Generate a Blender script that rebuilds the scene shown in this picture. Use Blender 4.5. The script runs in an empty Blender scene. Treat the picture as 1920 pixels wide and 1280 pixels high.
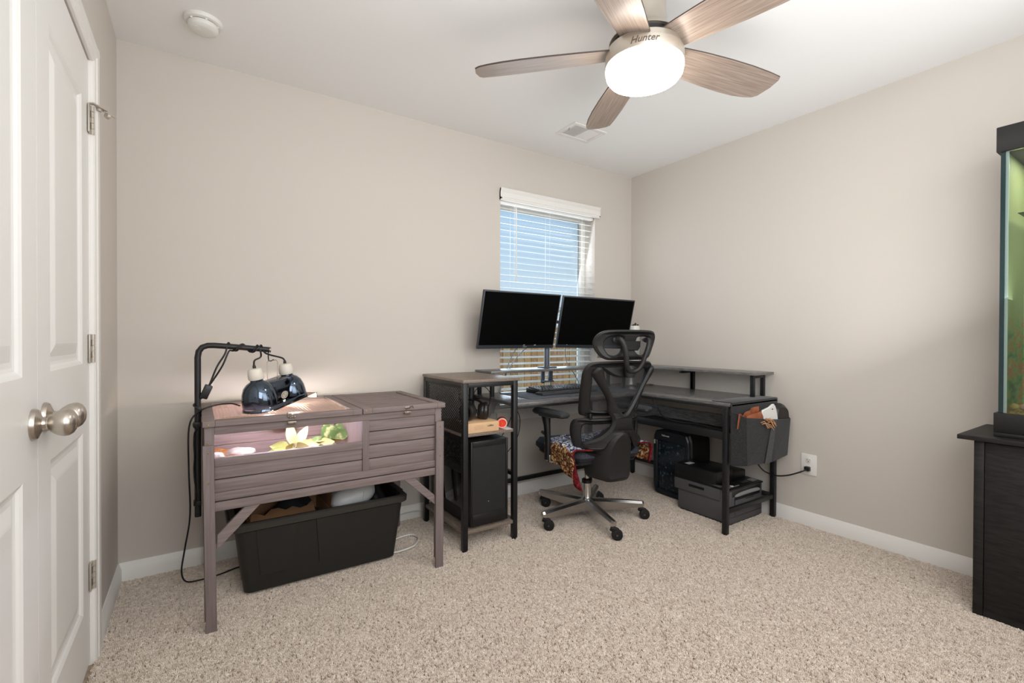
import bpy, bmesh, math, random
from mathutils import Vector, Matrix, Euler, noise
from mathutils.geometry import tessellate_polygon
random.seed(7)
D = bpy.data
SC = bpy.context.scene
C = SC.collection
PI = math.pi

# ------------------------------------------------------------------ camera
cam_d = D.cameras.new('camera'); cam = D.objects.new('camera', cam_d); C.objects.link(cam)
cam_d.sensor_fit = 'HORIZONTAL'; cam_d.sensor_width = 36.0
cam_d.lens = 892.3 / 1920 * 36.0
cam_d.clip_start = 0.02
CR, CU, CF = Vector((0.833870, -0.551952, 0.003021)), Vector((0.001675, 0.008003, 0.999967)), Vector((0.551958, 0.833837, -0.007598))
cam.matrix_world = Matrix(((CR.x, CU.x, -CF.x, -3.01983), (CR.y, CU.y, -CF.y, -2.76615), (CR.z, CU.z, -CF.z, 1.10660), (0, 0, 0, 1)))
SC.camera = cam

# ------------------------------------------------------------------ world, lights, exposure
def s2l(c):
    return tuple((v/255/12.92 if v/255 <= 0.04045 else ((v/255+0.055)/1.055)**2.4) for v in c)
W = D.worlds.new('sky_world'); SC.world = W; W.use_nodes = True
wn = W.node_tree.nodes; wl = W.node_tree.links; wn.clear()
wo = wn.new('ShaderNodeOutputWorld'); wb = wn.new('ShaderNodeBackground'); wt = wn.new('ShaderNodeTexCoord')
ws = wn.new('ShaderNodeSeparateXYZ'); wr = wn.new('ShaderNodeValToRGB')
wl.new(wt.outputs['Generated'], ws.inputs[0]); wl.new(ws.outputs['Z'], wr.inputs[0])
wr.color_ramp.elements[0].position = 0.0; wr.color_ramp.elements[0].color = (*s2l((222, 234, 243)), 1)
wr.color_ramp.elements[1].position = 0.45; wr.color_ramp.elements[1].color = (*s2l((160, 203, 243)), 1)
wl.new(wr.outputs[0], wb.inputs[0]); wb.inputs[1].default_value = 1.05
wl.new(wb.outputs[0], wo.inputs[0])

def sun(rot, e, col):
    l = D.lights.new('sun', 'SUN'); l.energy = e; l.color = col; l.angle = 0.01
    o = D.objects.new('sun', l); C.objects.link(o); o.rotation_euler = rot; return o
sun((math.radians(42), 0, math.radians(52)), 3.2, (1, .95, .86))   # lights the yard behind the window only

def area(name, loc, target, sx, sy, e, col):
    l = D.lights.new(name, 'AREA'); l.shape = 'RECTANGLE'; l.size = sx; l.size_y = sy; l.energy = e; l.color = col
    o = D.objects.new(name, l); C.objects.link(o); o.location = loc
    d = Vector(target) - Vector(loc); o.rotation_euler = d.to_track_quat('-Z', 'Y').to_euler(); return o
area('flash_like_fill', (-2.50, -3.12, 1.65), (-1.15, -.2, 1.20), 1.4, 1.3, 34, (.965, .985, 1.0))  # soft fill panel added behind the camera, standing in for a flash
area('room_fill', (-1.25, -3.12, 1.50), (-1.45, 0.0, 1.30), 1.6, 1.5, 20, (.965, .985, 1.0))  # second soft panel added out of view behind the camera, lightens the room
area('ceiling_fill', (-1.35, -2.25, 1.30), (-1.3, -1.6, 2.44), 2.2, 1.5, 13, (.97, .985, 1.0))  # unseen upward panel, added to brighten the ceiling evenly
area('window_fill', (-.85, .20, 1.36), (-.85, -1.2, .98), .84, 1.40, 13, (.84, .92, 1.0))  # unseen panel added just outside the glass, standing in for light from the sky

vs = SC.view_settings
SC.display_settings.display_device = 'sRGB'
vs.view_transform = 'Standard'; vs.look = 'None'; vs.exposure = 0.0; vs.gamma = 1.0; vs.use_curve_mapping = False
cy = SC.cycles
cy.use_denoising = True; cy.max_bounces = 10; cy.diffuse_bounces = 5; cy.glossy_bounces = 4
cy.transparent_max_bounces = 24; cy.transmission_bounces = 6; cy.caustics_reflective = False; cy.caustics_refractive = False
cy.sample_clamp_indirect = 6.0

# ------------------------------------------------------------------ helpers: naming and structure
MW = {}          # world matrix of every Empty used as a thing
def thing(name, label, cat, loc=(0, 0, 0), rz=0.0, group=None):
    o = D.objects.new(name, None); C.objects.link(o); o.location = loc; o.rotation_euler = (0, 0, rz)
    o.empty_display_size = .05
    o['label'] = label; o['category'] = cat
    if group: o['group'] = group
    MW[o.name] = Matrix.Translation(loc) @ Matrix.Rotation(rz, 4, 'Z')
    return o
def tag(o, label, cat, group=None):
    o['label'] = label; o['category'] = cat
    if group: o['group'] = group
    return o
def frame_of(p):
    while p is not None and p.name not in MW: p = p.parent
    return MW[p.name] if p is not None else None
def dup(root, loc, rz, label=None):
    r = root.copy(); C.objects.link(r); r.location = loc; r.rotation_euler = (0, 0, rz)
    if label: r['label'] = label
    MW[r.name] = Matrix.Translation(loc) @ Matrix.Rotation(rz, 4, 'Z')
    for ch in list(root.children):
        c = ch.copy(); C.objects.link(c); c.parent = r
        for g in list(ch.children):
            d = g.copy(); C.objects.link(d); d.parent = c
    return r

class MB:
    """collects geometry for ONE mesh object"""
    def __init__(s): s.bm = bmesh.new()
    def face(s, vs):
        try: return s.bm.faces.new(vs)
        except ValueError: return None
    def box(s, x0, x1, y0, y1, z0, z1, bev=0.0, mat=None):
        m = Matrix.Translation(((x0+x1)/2, (y0+y1)/2, (z0+z1)/2)) @ Matrix.Diagonal((abs(x1-x0), abs(y1-y0), abs(z1-z0), 1))
        if mat is not None: m = mat @ m
        r = bmesh.ops.create_cube(s.bm, size=1.0, matrix=m)
        if bev > 0:
            es = {e for v in r['verts'] for e in v.link_edges}
            bmesh.ops.bevel(s.bm, geom=list(es), offset=bev, segments=2, affect='EDGES', profile=.5, clamp_overlap=True)
        return s
    def bar(s, p0, p1, w, h, up=(0, 0, 1), bev=0.0):
        p0, p1 = Vector(p0), Vector(p1); d = (p1-p0); L = d.length; d.normalize(); u = Vector(up)
        sx = d.cross(u)
        if sx.length < 1e-4: sx = d.cross(Vector((1, 0, 0)))
        sx.normalize(); u = sx.cross(d).normalized()
        m = Matrix((( *[d.x], sx.x, u.x, 0), (d.y, sx.y, u.y, 0), (d.z, sx.z, u.z, 0), (0, 0, 0, 1)))
        m.translation = (p0+p1)/2
        return s.box(-L/2, L/2, -w/2, w/2, -h/2, h/2, bev, m)
    def tube(s, path, r, n=8, closed=False, cap=True, flat=1.0, nrm=None):
        P = [Vector(p) for p in path]; N = len(P)
        R = r if isinstance(r, (list, tuple)) else [r]*N
        rings = []; prev = None
        for i, p in enumerate(P):
            if closed: t = P[(i+1) % N]-P[i-1]
            else: t = P[min(i+1, N-1)]-P[max(i-1, 0)]
            if t.length < 1e-9: t = Vector((0, 0, 1))
            t.normalize()
            if nrm is not None: a = Vector(nrm) - t*Vector(nrm).dot(t)
            elif prev is not None: a = prev - t*prev.dot(t)
            else:
                a = Vector((0, 0, 1)) if abs(t.z) < .9 else Vector((1, 0, 0)); a = a - t*a.dot(t)
            if a.length < 1e-6: a = t.orthogonal()
            a.normalize(); prev = a; b = t.cross(a)
            rings.append([s.bm.verts.new(p + (a*math.cos(2*PI*k/n)*flat + b*math.sin(2*PI*k/n))*R[i]) for k in range(n)])
        M = N if closed else N-1
        for i in range(M):
            A, B = rings[i], rings[(i+1) % N]
            for k in range(n): s.face((A[k], A[(k+1) % n], B[(k+1) % n], B[k]))
        if cap and not closed: s.face(rings[0][::-1]); s.face(rings[-1])
        return s
    def cyl(s, p0, p1, r, r2=None, n=20):
        return s.tube([p0, p1], [r, r if r2 is None else r2], n)
    def lathe(s, prof, mat=None, n=28, sy=1.0):
        m = mat or Matrix.Identity(4); rings = []
        for (r, z) in prof:
            if r < 1e-6: rings.append([s.bm.verts.new(m @ Vector((0, 0, z)))])
            else: rings.append([s.bm.verts.new(m @ Vector((r*math.cos(2*PI*k/n), r*sy*math.sin(2*PI*k/n), z))) for k in range(n)])
        for A, B in zip(rings, rings[1:]):
            for k in range(n):
                a0, a1 = A[k % len(A)], A[(k+1) % len(A)]; b0, b1 = B[k % len(B)], B[(k+1) % len(B)]
                if len(A) == 1 and len(B) == 1: continue
                if len(A) == 1: s.face((a0, b1, b0))
                elif len(B) == 1: s.face((a0, a1, b0))
                else: s.face((a0, a1, b1, b0))
        return s
    def grid(s, f, nu, nv, thick=0.0):
        V = [[s.bm.verts.new(f(i/nu, j/nv)) for j in range(nv+1)] for i in range(nu+1)]
        fs = []
        for i in range(nu):
            for j in range(nv):
                q = s.face((V[i][j], V[i+1][j], V[i+1][j+1], V[i][j+1]))
                if q: fs.append(q)
        if thick:
            s.bm.normal_update()
            bmesh.ops.solidify(s.bm, geom=fs, thickness=thick)
        return s
    def plate(s, outer, holes, f, T, b=0.0):
        """2-D outline with holes -> slab; f(u, v, t) maps to 3-D, t in (-T/2, T/2); chamfer b"""
        loops = [outer]+list(holes)
        def area2(l): return sum(l[i][0]*l[(i+1) % len(l)][1]-l[(i+1) % len(l)][0]*l[i][1] for i in range(len(l)))
        loops = [l if (area2(l) > 0) == (i == 0) else l[::-1] for i, l in enumerate(loops)]
        def inset(l, d):
            out = []; n = len(l)
            for i in range(n):
                p, q, r = Vector(l[i-1]), Vector(l[i]), Vector(l[(i+1) % n])
                t = (r-p)
                if t.length < 1e-9: out.append(tuple(q)); continue
                t.normalize(); out.append((q.x - t.y*d, q.y + t.x*d))
            return out
        small = [inset(l, b) for l in loops] if b > 0 else loops
        flat = [p for l in small for p in l]
        tris = tessellate_polygon([[Vector((p[0], p[1], 0)) for p in l] for l in small])
        levels = []
        def ring(ls, t): return [[s.bm.verts.new(f(p[0], p[1], t)) for p in l] for l in ls]
        lo = ring(small, -T/2); hi = ring(small, T/2)
        seq = [lo] + ([ring(loops, -T/2+b), ring(loops, T/2-b)] if b > 0 else []) + [hi]
        fl, fh = [v for l in lo for v in l], [v for l in hi for v in l]
        for t in tris:
            s.face([fl[i] for i in t]); s.face([fh[i] for i in t][::-1])
        for A, B in zip(seq, seq[1:]):
            for la, lb in zip(A, B):
                n = len(la)
                for k in range(n): s.face((la[k], la[(k+1) % n], lb[(k+1) % n], lb[k]))
        return s
    def build(s, name, mat, parent=None, local=False, smooth=35, label=None, kind=None):
        bm = s.bm
        bmesh.ops.recalc_face_normals(bm, faces=bm.faces[:])
        if parent is not None and not local:
            m = frame_of(parent)
            if m is not None: bm.transform(m.inverted())
        me = D.meshes.new(name); bm.to_mesh(me); bm.free()
        if mat is not None: me.materials.append(mat)
        if smooth:
            me.polygons.foreach_set('use_smooth', [True]*len(me.polygons))
            me.set_sharp_from_angle(angle=math.radians(smooth))
        o = D.objects.new(name, me); C.objects.link(o)
        if parent is not None: o.parent = parent
        if label: o['label'] = label
        if kind: o['kind'] = kind
        return o

def smooth_loop(pts, n=4, closed=True):
    """Catmull-Rom through 2-D or 3-D points"""
    P = [Vector(p) for p in pts]; N = len(P); out = []
    rng = range(N) if closed else range(N-1)
    for i in rng:
        if closed: p0, p1, p2, p3 = P[i-1], P[i], P[(i+1) % N], P[(i+2) % N]
        else: p0, p1, p2, p3 = P[max(i-1, 0)], P[i], P[i+1], P[min(i+2, N-1)]
        for k in range(n):
            t = k/n
            out.append(tuple(.5*((2*p1)+(p2-p0)*t+(2*p0-5*p1+4*p2-p3)*t*t+(3*p1-p0-3*p2+p3)*t**3)))
    if not closed: out.append(tuple(P[-1]))
    return out
def interp(x, xs, ys):
    if x <= xs[0]: return ys[0]
    for a, b, c, d in zip(xs, xs[1:], ys, ys[1:]):
        if x <= b: return c+(d-c)*(x-a)/(b-a)
    return ys[-1]
def text_mesh(body, size, mat4, mat, parent, name='lettering', shear=0.0, extrude=.0004, bold=0.0, label=None):
    cu = D.curves.new('lettering_curve', 'FONT'); cu.body = body; cu.size = size; cu.align_x = 'CENTER'; cu.align_y = 'CENTER'
    cu.extrude = extrude; cu.shear = shear; cu.offset = bold; cu.resolution_u = 3
    t = D.objects.new('lettering_curve', cu); C.objects.link(t)
    bpy.context.view_layer.update()
    me = D.meshes.new_from_object(t.evaluated_get(bpy.context.evaluated_depsgraph_get()))
    D.objects.remove(t); D.curves.remove(cu)
    m = mat4.copy(); fm = frame_of(parent)
    if fm is not None: m = fm.inverted() @ m
    me.transform(m); me.materials.clear(); me.materials.append(mat)
    o = D.objects.new(name, me); C.objects.link(o); o.parent = parent
    if label: o['label'] = label
    return o
def basis(loc, x, y):
    """matrix whose local x / y axes are the given world directions (z = x cross y)"""
    x = Vector(x).normalized(); y = Vector(y).normalized(); z = x.cross(y)
    m = Matrix(((x.x, y.x, z.x, 0), (x.y, y.y, z.y, 0), (x.z, y.z, z.z, 0), (0, 0, 0, 1))); m.translation = loc
    return m

# ------------------------------------------------------------------ materials
def pm(name, rgb, rough=.5, metal=0.0, rgb2=None, scale=8.0, stretch=(1, 1, 1), bump=0.0, bscale=200.0, spec=.5, detail=3.0, bstretch=None, coat=0.0, sheen=0.0, lo=.35, hi=.65, trans=0.0, emit=None, es=0.0):
    m = D.materials.new(name); m.use_nodes = True; nt = m.node_tree; b = nt.nodes['Principled BSDF']
    b.inputs['Roughness'].default_value = rough; b.inputs['Metallic'].default_value = metal
    b.inputs['Specular IOR Level'].default_value = spec; b.inputs['Coat Weight'].default_value = coat
    b.inputs['Sheen Weight'].default_value = sheen; b.inputs['Transmission Weight'].default_value = trans
    col = (*s2l(rgb), 1); b.inputs['Base Color'].default_value = col
    tc = nt.nodes.new('ShaderNodeTexCoord')
    def mapped(st):
        mp = nt.nodes.new('ShaderNodeMapping'); mp.inputs['Scale'].default_value = st
        nt.links.new(tc.outputs['Object'], mp.inputs[0]); return mp.outputs[0]
    if rgb2 is not None:
        nz = nt.nodes.new('ShaderNodeTexNoise'); nz.inputs['Scale'].default_value = scale; nz.inputs['Detail'].default_value = detail
        nt.links.new(mapped(stretch), nz.inputs['Vector'])
        rp = nt.nodes.new('ShaderNodeValToRGB'); rp.color_ramp.elements[0].position = lo; rp.color_ramp.elements[1].position = hi
        rp.color_ramp.elements[0].color = col; rp.color_ramp.elements[1].color = (*s2l(rgb2), 1)
        nt.links.new(nz.outputs[0], rp.inputs[0]); nt.links.new(rp.outputs[0], b.inputs['Base Color'])
    if bump:
        n2 = nt.nodes.new('ShaderNodeTexNoise'); n2.inputs['Scale'].default_value = bscale; n2.inputs['Detail'].default_value = 2
        nt.links.new(mapped(bstretch or stretch), n2.inputs['Vector'])
        bp = nt.nodes.new('ShaderNodeBump'); bp.inputs['Strength'].default_value = bump; bp.inputs['Distance'].default_value = .002
        nt.links.new(n2.outputs[0], bp.inputs['Height']); nt.links.new(bp.outputs[0], b.inputs['Normal'])
    if emit is not None:
        b.inputs['Emission Color'].default_value = (*s2l(emit), 1); b.inputs['Emission Strength'].default_value = es
    return m
def glass_thin(name, tint, rough=.02, refl=1.0):
    m = D.materials.new(name); m.use_nodes = True; nt = m.node_tree; nt.nodes.remove(nt.nodes['Principled BSDF'])
    out = nt.nodes['Material Output']; tr = nt.nodes.new('ShaderNodeBsdfTransparent'); tr.inputs[0].default_value = (*s2l(tint), 1)
    gl = nt.nodes.new('ShaderNodeBsdfGlossy'); gl.inputs['Roughness'].default_value = rough
    fr = nt.nodes.new('ShaderNodeFresnel'); fr.inputs[0].default_value = 1.45
    mu = nt.nodes.new('ShaderNodeMath'); mu.operation = 'MULTIPLY'; mu.inputs[1].default_value = refl
    mx = nt.nodes.new('ShaderNodeMixShader'); nt.links.new(fr.outputs[0], mu.inputs[0]); nt.links.new(mu.outputs[0], mx.inputs[0])
    nt.links.new(tr.outputs[0], mx.inputs[1]); nt.links.new(gl.outputs[0], mx.inputs[2]); nt.links.new(mx.outputs[0], out.inputs[0])
    return m
def net_mat(name, rgb, open_=.5, pitch=.003):
    """woven see-through mesh cloth: fine threads with open gaps between them"""
    m = D.materials.new(name); m.use_nodes = True; nt = m.node_tree; b = nt.nodes['Principled BSDF']
    b.inputs['Base Color'].default_value = (*s2l(rgb), 1); b.inputs['Roughness'].default_value = .6
    out = nt.nodes['Material Output']; tr = nt.nodes.new('ShaderNodeBsdfTransparent'); mx = nt.nodes.new('ShaderNodeMixShader')
    tc = nt.nodes.new('ShaderNodeTexCoord'); sp = nt.nodes.new('ShaderNodeSeparateXYZ'); nt.links.new(tc.outputs['Object'], sp.inputs[0])
    def band(o):
        a = nt.nodes.new('ShaderNodeMath'); a.operation = 'MULTIPLY'; a.inputs[1].default_value = 1/pitch; nt.links.new(o, a.inputs[0])
        f = nt.nodes.new('ShaderNodeMath'); f.operation = 'FRACT'; nt.links.new(a.outputs[0], f.inputs[0])
        g = nt.nodes.new('ShaderNodeMath'); g.operation = 'LESS_THAN'; g.inputs[1].default_value = math.sqrt(open_); nt.links.new(f.outputs[0], g.inputs[0]); return g.outputs[0]
    mu = nt.nodes.new('ShaderNodeMath'); mu.operation = 'MULTIPLY'; nt.links.new(band(sp.outputs[0]), mu.inputs[0]); nt.links.new(band(sp.outputs[2]), mu.inputs[1])
    nt.links.new(mu.outputs[0], mx.inputs[0]); nt.links.new(b.outputs[0], mx.inputs[1]); nt.links.new(tr.outputs[0], mx.inputs[2]); nt.links.new(mx.outputs[0], out.inputs[0])
    return m

M = {}
M['wall'] = pm('wall_paint', (205, 198, 190), .85, bump=.12, bscale=350, spec=.2)
M['ceiling'] = pm('ceiling_paint', (240, 240, 239), .9, bump=.1, bscale=300, spec=.2)
M['trim'] = pm('white_trim_paint', (232, 230, 226), .35, spec=.4)
M['door'] = pm('white_door_paint', (232, 231, 228), .4, spec=.4)
M['carpet'] = pm('carpet_backing', (182, 163, 145), .95, rgb2=(160, 142, 126), scale=60, spec=.1)
M['greywood'] = pm('grey_washed_fir', (134, 121, 119), .65, rgb2=(119, 106, 103), scale=9, stretch=(.7, 6, 14), bump=.15, bscale=60, spec=.25)
M['greywood_v'] = pm('grey_washed_fir_upright', (130, 118, 116), .65, rgb2=(117, 105, 103), scale=9, stretch=(12, 12, .7), bump=.15, bscale=60, spec=.25)
M['black_metal'] = pm('black_powder_coat', (22, 22, 24), .45, spec=.5, bump=.05, bscale=500)
M['charcoal_board'] = pm('charcoal_oak_laminate', (112, 109, 107), .27, rgb2=(88, 86, 85), scale=10, stretch=(2, 14, 14), spec=.8)
M['charcoal_board_y'] = pm('charcoal_oak_laminate_lengthways', (112, 109, 107), .27, rgb2=(88, 86, 85), scale=10, stretch=(14, 2, 14), spec=.8)
M['brown_board'] = pm('grey_brown_laminate', (132, 118, 106), .4, rgb2=(110, 98, 88), scale=10, stretch=(14, 2, 14), spec=.5)
M['black_plastic'] = pm('black_plastic', (19, 19, 20), .42, bump=.05, bscale=600)
M['dark_plastic'] = pm('matt_black_plastic', (25, 24, 24), .55, bump=.06, bscale=400)
M['tote_plastic'] = pm('charcoal_tote_plastic', (36, 35, 32), .5, bump=.12, bscale=500)
M['hinge'] = pm('satin_nickel_hinge', (186, 177, 165), .42, .35)
M['tote_rim_lit'] = pm('charcoal_tote_rim_lit', (56, 53, 48), .45)  # paler than the tub: light falling on the rim is put into its colour
M['chrome'] = pm('polished_aluminium', (225, 225, 226), .22, 1.0)
M['nickel'] = pm('brushed_nickel', (196, 188, 178), .3, 1.0)
M['steel'] = pm('zinc_hardware', (150, 140, 128), .35, 1.0)
M['brass'] = pm('brass_screw', (190, 150, 90), .35, 1.0)
M['wire'] = pm('galvanised_wire', (226, 204, 186), .35, .8)
M['grip'] = pm('arm_pad_rubber', (36, 38, 39), .5)
M['net'] = net_mat('chair_mesh_cloth', (38, 38, 42), .42)
M['white_plastic'] = pm('white_plastic', (226, 225, 220), .4)
M['rubber'] = pm('black_rubber_cable', (22, 22, 23), .5)
M['screen'] = pm('switched_off_screen', (2, 2, 2), .6, spec=.06)
M['bezel'] = pm('monitor_bezel', (48, 52, 58), .45)
M['grey_metal'] = pm('grey_arm_metal', (92, 100, 112), .4, .4)
M['slat'] = pm('blind_slat_white', (240, 240, 238), .5)
M['glass'] = glass_thin('window_glass', (245, 250, 252))
M['acrylic'] = glass_thin('clear_acrylic', (250, 250, 250), .03)
M['tank_glass'] = glass_thin('aquarium_glass', (238, 246, 242))
M['felt'] = pm('charcoal_felt', (40, 40, 41), .95, rgb2=(54, 54, 55), scale=180, spec=.1, bump=.3, bscale=500, sheen=.2)
M['cardboard'] = pm('brown_cardboard', (176, 136, 100), .8, rgb2=(166, 128, 94), scale=10, spec=.2)
M['black_wood'] = pm('black_stained_wood', (34, 32, 31), .5, rgb2=(20, 19, 19), scale=9, stretch=(12, 1.5, 10), bump=.2, bscale=30, spec=.35)

# ================================================================== ROOM
XL, YF, H = -3.319, -3.30, 2.44
def struct(name, mb, mat, parent=None, smooth=35):
    o = mb.build(name, mat, parent, smooth=smooth)
    if parent is None: o['kind'] = 'structure'
    return o
struct('floor', MB().box(XL-.15, .15, YF-.15, .16, -.12, -.006), M['carpet'])
struct('ceiling', MB().box(XL-.15, .15, YF-.15, .16, H, H+.12), M['ceiling'])
struct('wall_right', MB().box(0, .14, YF-.15, .16, -.02, H), M['wall'])
struct('wall_front', MB().box(XL-.14, 0, YF-.14, YF, -.02, H), M['wall'])
WX0, WX1, WZ0, WZ1 = -1.288, -.412, .60, 2.075          # window opening
wb_ = MB().box(XL-.14, WX0, 0, .16, -.02, H).box(WX1, 0, 0, .16, -.02, H).box(WX0, WX1, 0, .16, -.02, WZ0).box(WX0, WX1, 0, .16, WZ1, H)
struct('wall_back', wb_, M['wall'])
DY0, DY1, DZ = -1.892, -.640, 2.035                      # closet doorway in the left wall
wl_ = MB().box(XL-.14, XL, DY1, 0, -.02, H).box(XL-.14, XL, YF, DY0, -.02, H).box(XL-.14, XL, DY0, DY1, DZ, H)
struct('wall_left', wl_, M['wall'])
struct('wall_closet', MB().box(XL-.75, XL-.70, DY0-.3, DY1+.3, -.02, H), M['wall'])

def baseboard(name, p0, p1, inward):
    """moulded profile swept along a straight run"""
    prof = [(0, -.006), (.0145, -.006), (.0145, .058), (.011, .063), (.010, .071), (.006, .078), (.004, .083), (0, .083)]
    p0, p1, n = Vector(p0), Vector(p1), Vector(inward); mb = MB()
    A = [mb.bm.verts.new(p0+n*a+Vector((0, 0, z))) for a, z in prof]; B = [mb.bm.verts.new(p1+n*a+Vector((0, 0, z))) for a, z in prof]
    for k in range(len(prof)): mb.face((A[k], A[(k+1) % len(prof)], B[(k+1) % len(prof)], B[k]))
    mb.face(A); mb.face(B[::-1])
    return struct(name, mb, M['trim'], smooth=50)
baseboard('baseboard_back', (XL, 0, 0), (0, 0, 0), (0, -1, 0))
baseboard('baseboard_right', (0, YF, 0), (0, 0, 0), (-1, 0, 0))
baseboard('baseboard_left', (XL, DY1+.06, 0), (XL, 0, 0), (1, 0, 0))

# carpet pile: countless tufts
def carpet_pile():
    mb = MB()
    X0, X1, Y0, Y1 = XL+.006, -.006, -2.75, -.008
    mb.grid(lambda u, v: Vector((X0+(X1-X0)*u, Y0+(Y1-Y0)*v, -.005)), 6, 6)
    mat = D.materials.new('carpet_pile_yarn'); mat.use_nodes = True; nt = mat.node_tree; b = nt.nodes['Principled BSDF']
    b.inputs['Roughness'].default_value = .95; b.inputs['Specular IOR Level'].default_value = .08; b.inputs['Sheen Weight'].default_value = .15
    oi = nt.nodes.new('ShaderNodeObjectInfo'); rp = nt.nodes.new('ShaderNodeValToRGB')
    cols = [(0, (192, 176, 161)), (.3, (210, 196, 182)), (.7, (222, 210, 197)), (1, (240, 230, 220))]
    while len(rp.color_ramp.elements) < len(cols): rp.color_ramp.elements.new(.5)
    for e, (p, c_) in zip(rp.color_ramp.elements, cols): e.position = p; e.color = (*s2l(c_), 1)
    nt.links.new(oi.outputs['Random'], rp.inputs[0]); nt.links.new(rp.outputs[0], b.inputs['Base Color'])
    o = mb.build('carpet_pile', mat, kind='stuff', smooth=0)
    # one tuft of yarn, used by the scatter below
    t = MB()
    for k in range(3):
        a = 2*PI*k/3; px, py = .0017*math.cos(a), .0017*math.sin(a); lx, ly = .003*math.cos(a+1.1), .003*math.sin(a+1.1)
        t.tube([(px, py, -.001), (px+lx*.3, py+ly*.3, .0045), (px+lx, py+ly, .0085)], [.0016, .0019, .0010], n=4)
    tm = D.meshes.new('yarn_tuft_mesh'); t.bm.to_mesh(tm); t.bm.free(); tm.materials.append(mat)
    tuft = D.objects.new('yarn_tuft', tm)          # not linked: only the scatter uses it
    ng = D.node_groups.new('pile_scatter', 'GeometryNodeTree')
    ng.interface.new_socket('Geometry', in_out='INPUT', socket_type='NodeSocketGeometry')
    ng.interface.new_socket('Geometry', in_out='OUTPUT', socket_type='NodeSocketGeometry')
    N = ng.nodes; L = ng.links
    gi = N.new('NodeGroupInput'); go = N.new('NodeGroupOutput'); dp = N.new('GeometryNodeDistributePointsOnFaces')
    dp.inputs['Density'].default_value = 44000
    ip = N.new('GeometryNodeInstanceOnPoints'); ob = N.new('GeometryNodeObjectInfo'); ob.inputs['Object'].default_value = tuft
    rv = N.new('FunctionNodeRandomValue'); rv.data_type = 'FLOAT_VECTOR'
    rv.inputs[0].default_value = (-.35, -.35, 0); rv.inputs[1].default_value = (.35, .35, 6.28)
    rs = N.new('FunctionNodeRandomValue'); rs.data_type = 'FLOAT'; rs.inputs[2].default_value = .65; rs.inputs[3].default_value = 1.1; rs.inputs['Seed'].default_value = 5
    L.new(gi.outputs[0], dp.inputs[0]); L.new(dp.outputs['Points'], ip.inputs['Points']); L.new(ob.outputs['Geometry'], ip.inputs['Instance'])
    L.new(rv.outputs[0], ip.inputs['Rotation']); L.new(rs.outputs[1], ip.inputs['Scale'])
    jn = N.new('GeometryNodeJoinGeometry'); L.new(ip.outputs[0], jn.inputs[0]); L.new(jn.outputs[0], go.inputs[0])
    md = o.modifiers.new('pile', 'NODES'); md.node_group = ng
    return o
carpet_pile()

# ---------------------------------------------------------------- closet double door in the left wall
def casing_bar(mb, p0, p1, inward, w):
    """door casing with a stepped profile; p0-p1 is the inner edge, inward points away from the opening"""
    prof = [(0, 0), (0, .008), (.006, .012), (.02, .013), (.026, .017), (.05, .019), (w, .017), (w, 0)]
    p0, p1, n = Vector(p0), Vector(p1), Vector(inward)
    A = [mb.bm.verts.new(p0+n*a+Vector((d, 0, 0))) for a, d in prof]; B = [mb.bm.verts.new(p1+n*a+Vector((d, 0, 0))) for a, d in prof]
    for k in range(len(prof)): mb.face((A[k], A[(k+1) % len(prof)], B[(k+1) % len(prof)], B[k]))
    mb.face(A); mb.face(B[::-1])
mb = MB(); w = .06
casing_bar(mb, (XL, DY1, -.006), (XL, DY1, DZ+w), (0, 1, 0), w)
casing_bar(mb, (XL, DY0, -.006), (XL, DY0, DZ+w), (0, -1, 0), w)
casing_bar(mb, (XL, DY0-w, DZ), (XL, DY1+w, DZ), (0, 0, 1), w)
mb.box(XL-.12, XL-.0002, DY1-.0012, DY1+.002, -.006, DZ).box(XL-.12, XL-.0002, DY0-.002, DY0+.0012, -.006, DZ).box(XL-.052, XL-.0405, DY1-.014, DY1-.0014, -.006, DZ)
struct('trim_1', mb, M['trim'], smooth=25)

def door_leaf(name, y0, y1):
    """hollow panel door leaf: slab with two moulded, sunk and raised panels"""
    xf, xb = XL-.004, XL-.039
    z0, z1 = .012, DZ-.004
    st = .112; pans = [(.215, .80), (1.02, z1-.155)]
    mb = MB()
    rails = [(z0, pans[0][0]), (pans[0][1], pans[1][0]), (pans[1][1], z1)]
    mb.box(xb, xf, y0, y0+st, z0, z1).box(xb, xf, y1-st, y1, z0, z1)
    for a, b in rails: mb.box(xb, xf, y0+st, y1-st, a, b)
    d = struct(name, mb, M['door'], smooth=0); 
    for (a, b) in pans:
        p = MB(); L = []
        for (ins, dep) in ((0, 0), (.008, -.004), (.014, -.0085), (.022, -.0105), (.034, -.0105), (.062, -.003), (.068, -.002)):
            L.append([p.bm.verts.new((xf+dep, yy, zz)) for yy, zz in ((y0+st+ins, a+ins), (y1-st-ins, a+ins), (y1-st-ins, b-ins), (y0+st+ins, b-ins))])
        for A, B in zip(L, L[1:]):
            for k in range(4): p.face((A[k], A[(k+1) % 4], B[(k+1) % 4], B[k]))
        p.face(L[-1])
        p.build('door_panel', M['door'], d, smooth=0)
    return d
ym = (DY0+DY1)/2
d_right = door_leaf('door_1', ym+.0015, DY1-.002)
d_left = door_leaf('door_2', DY0+.002, ym-.0015)
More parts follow.
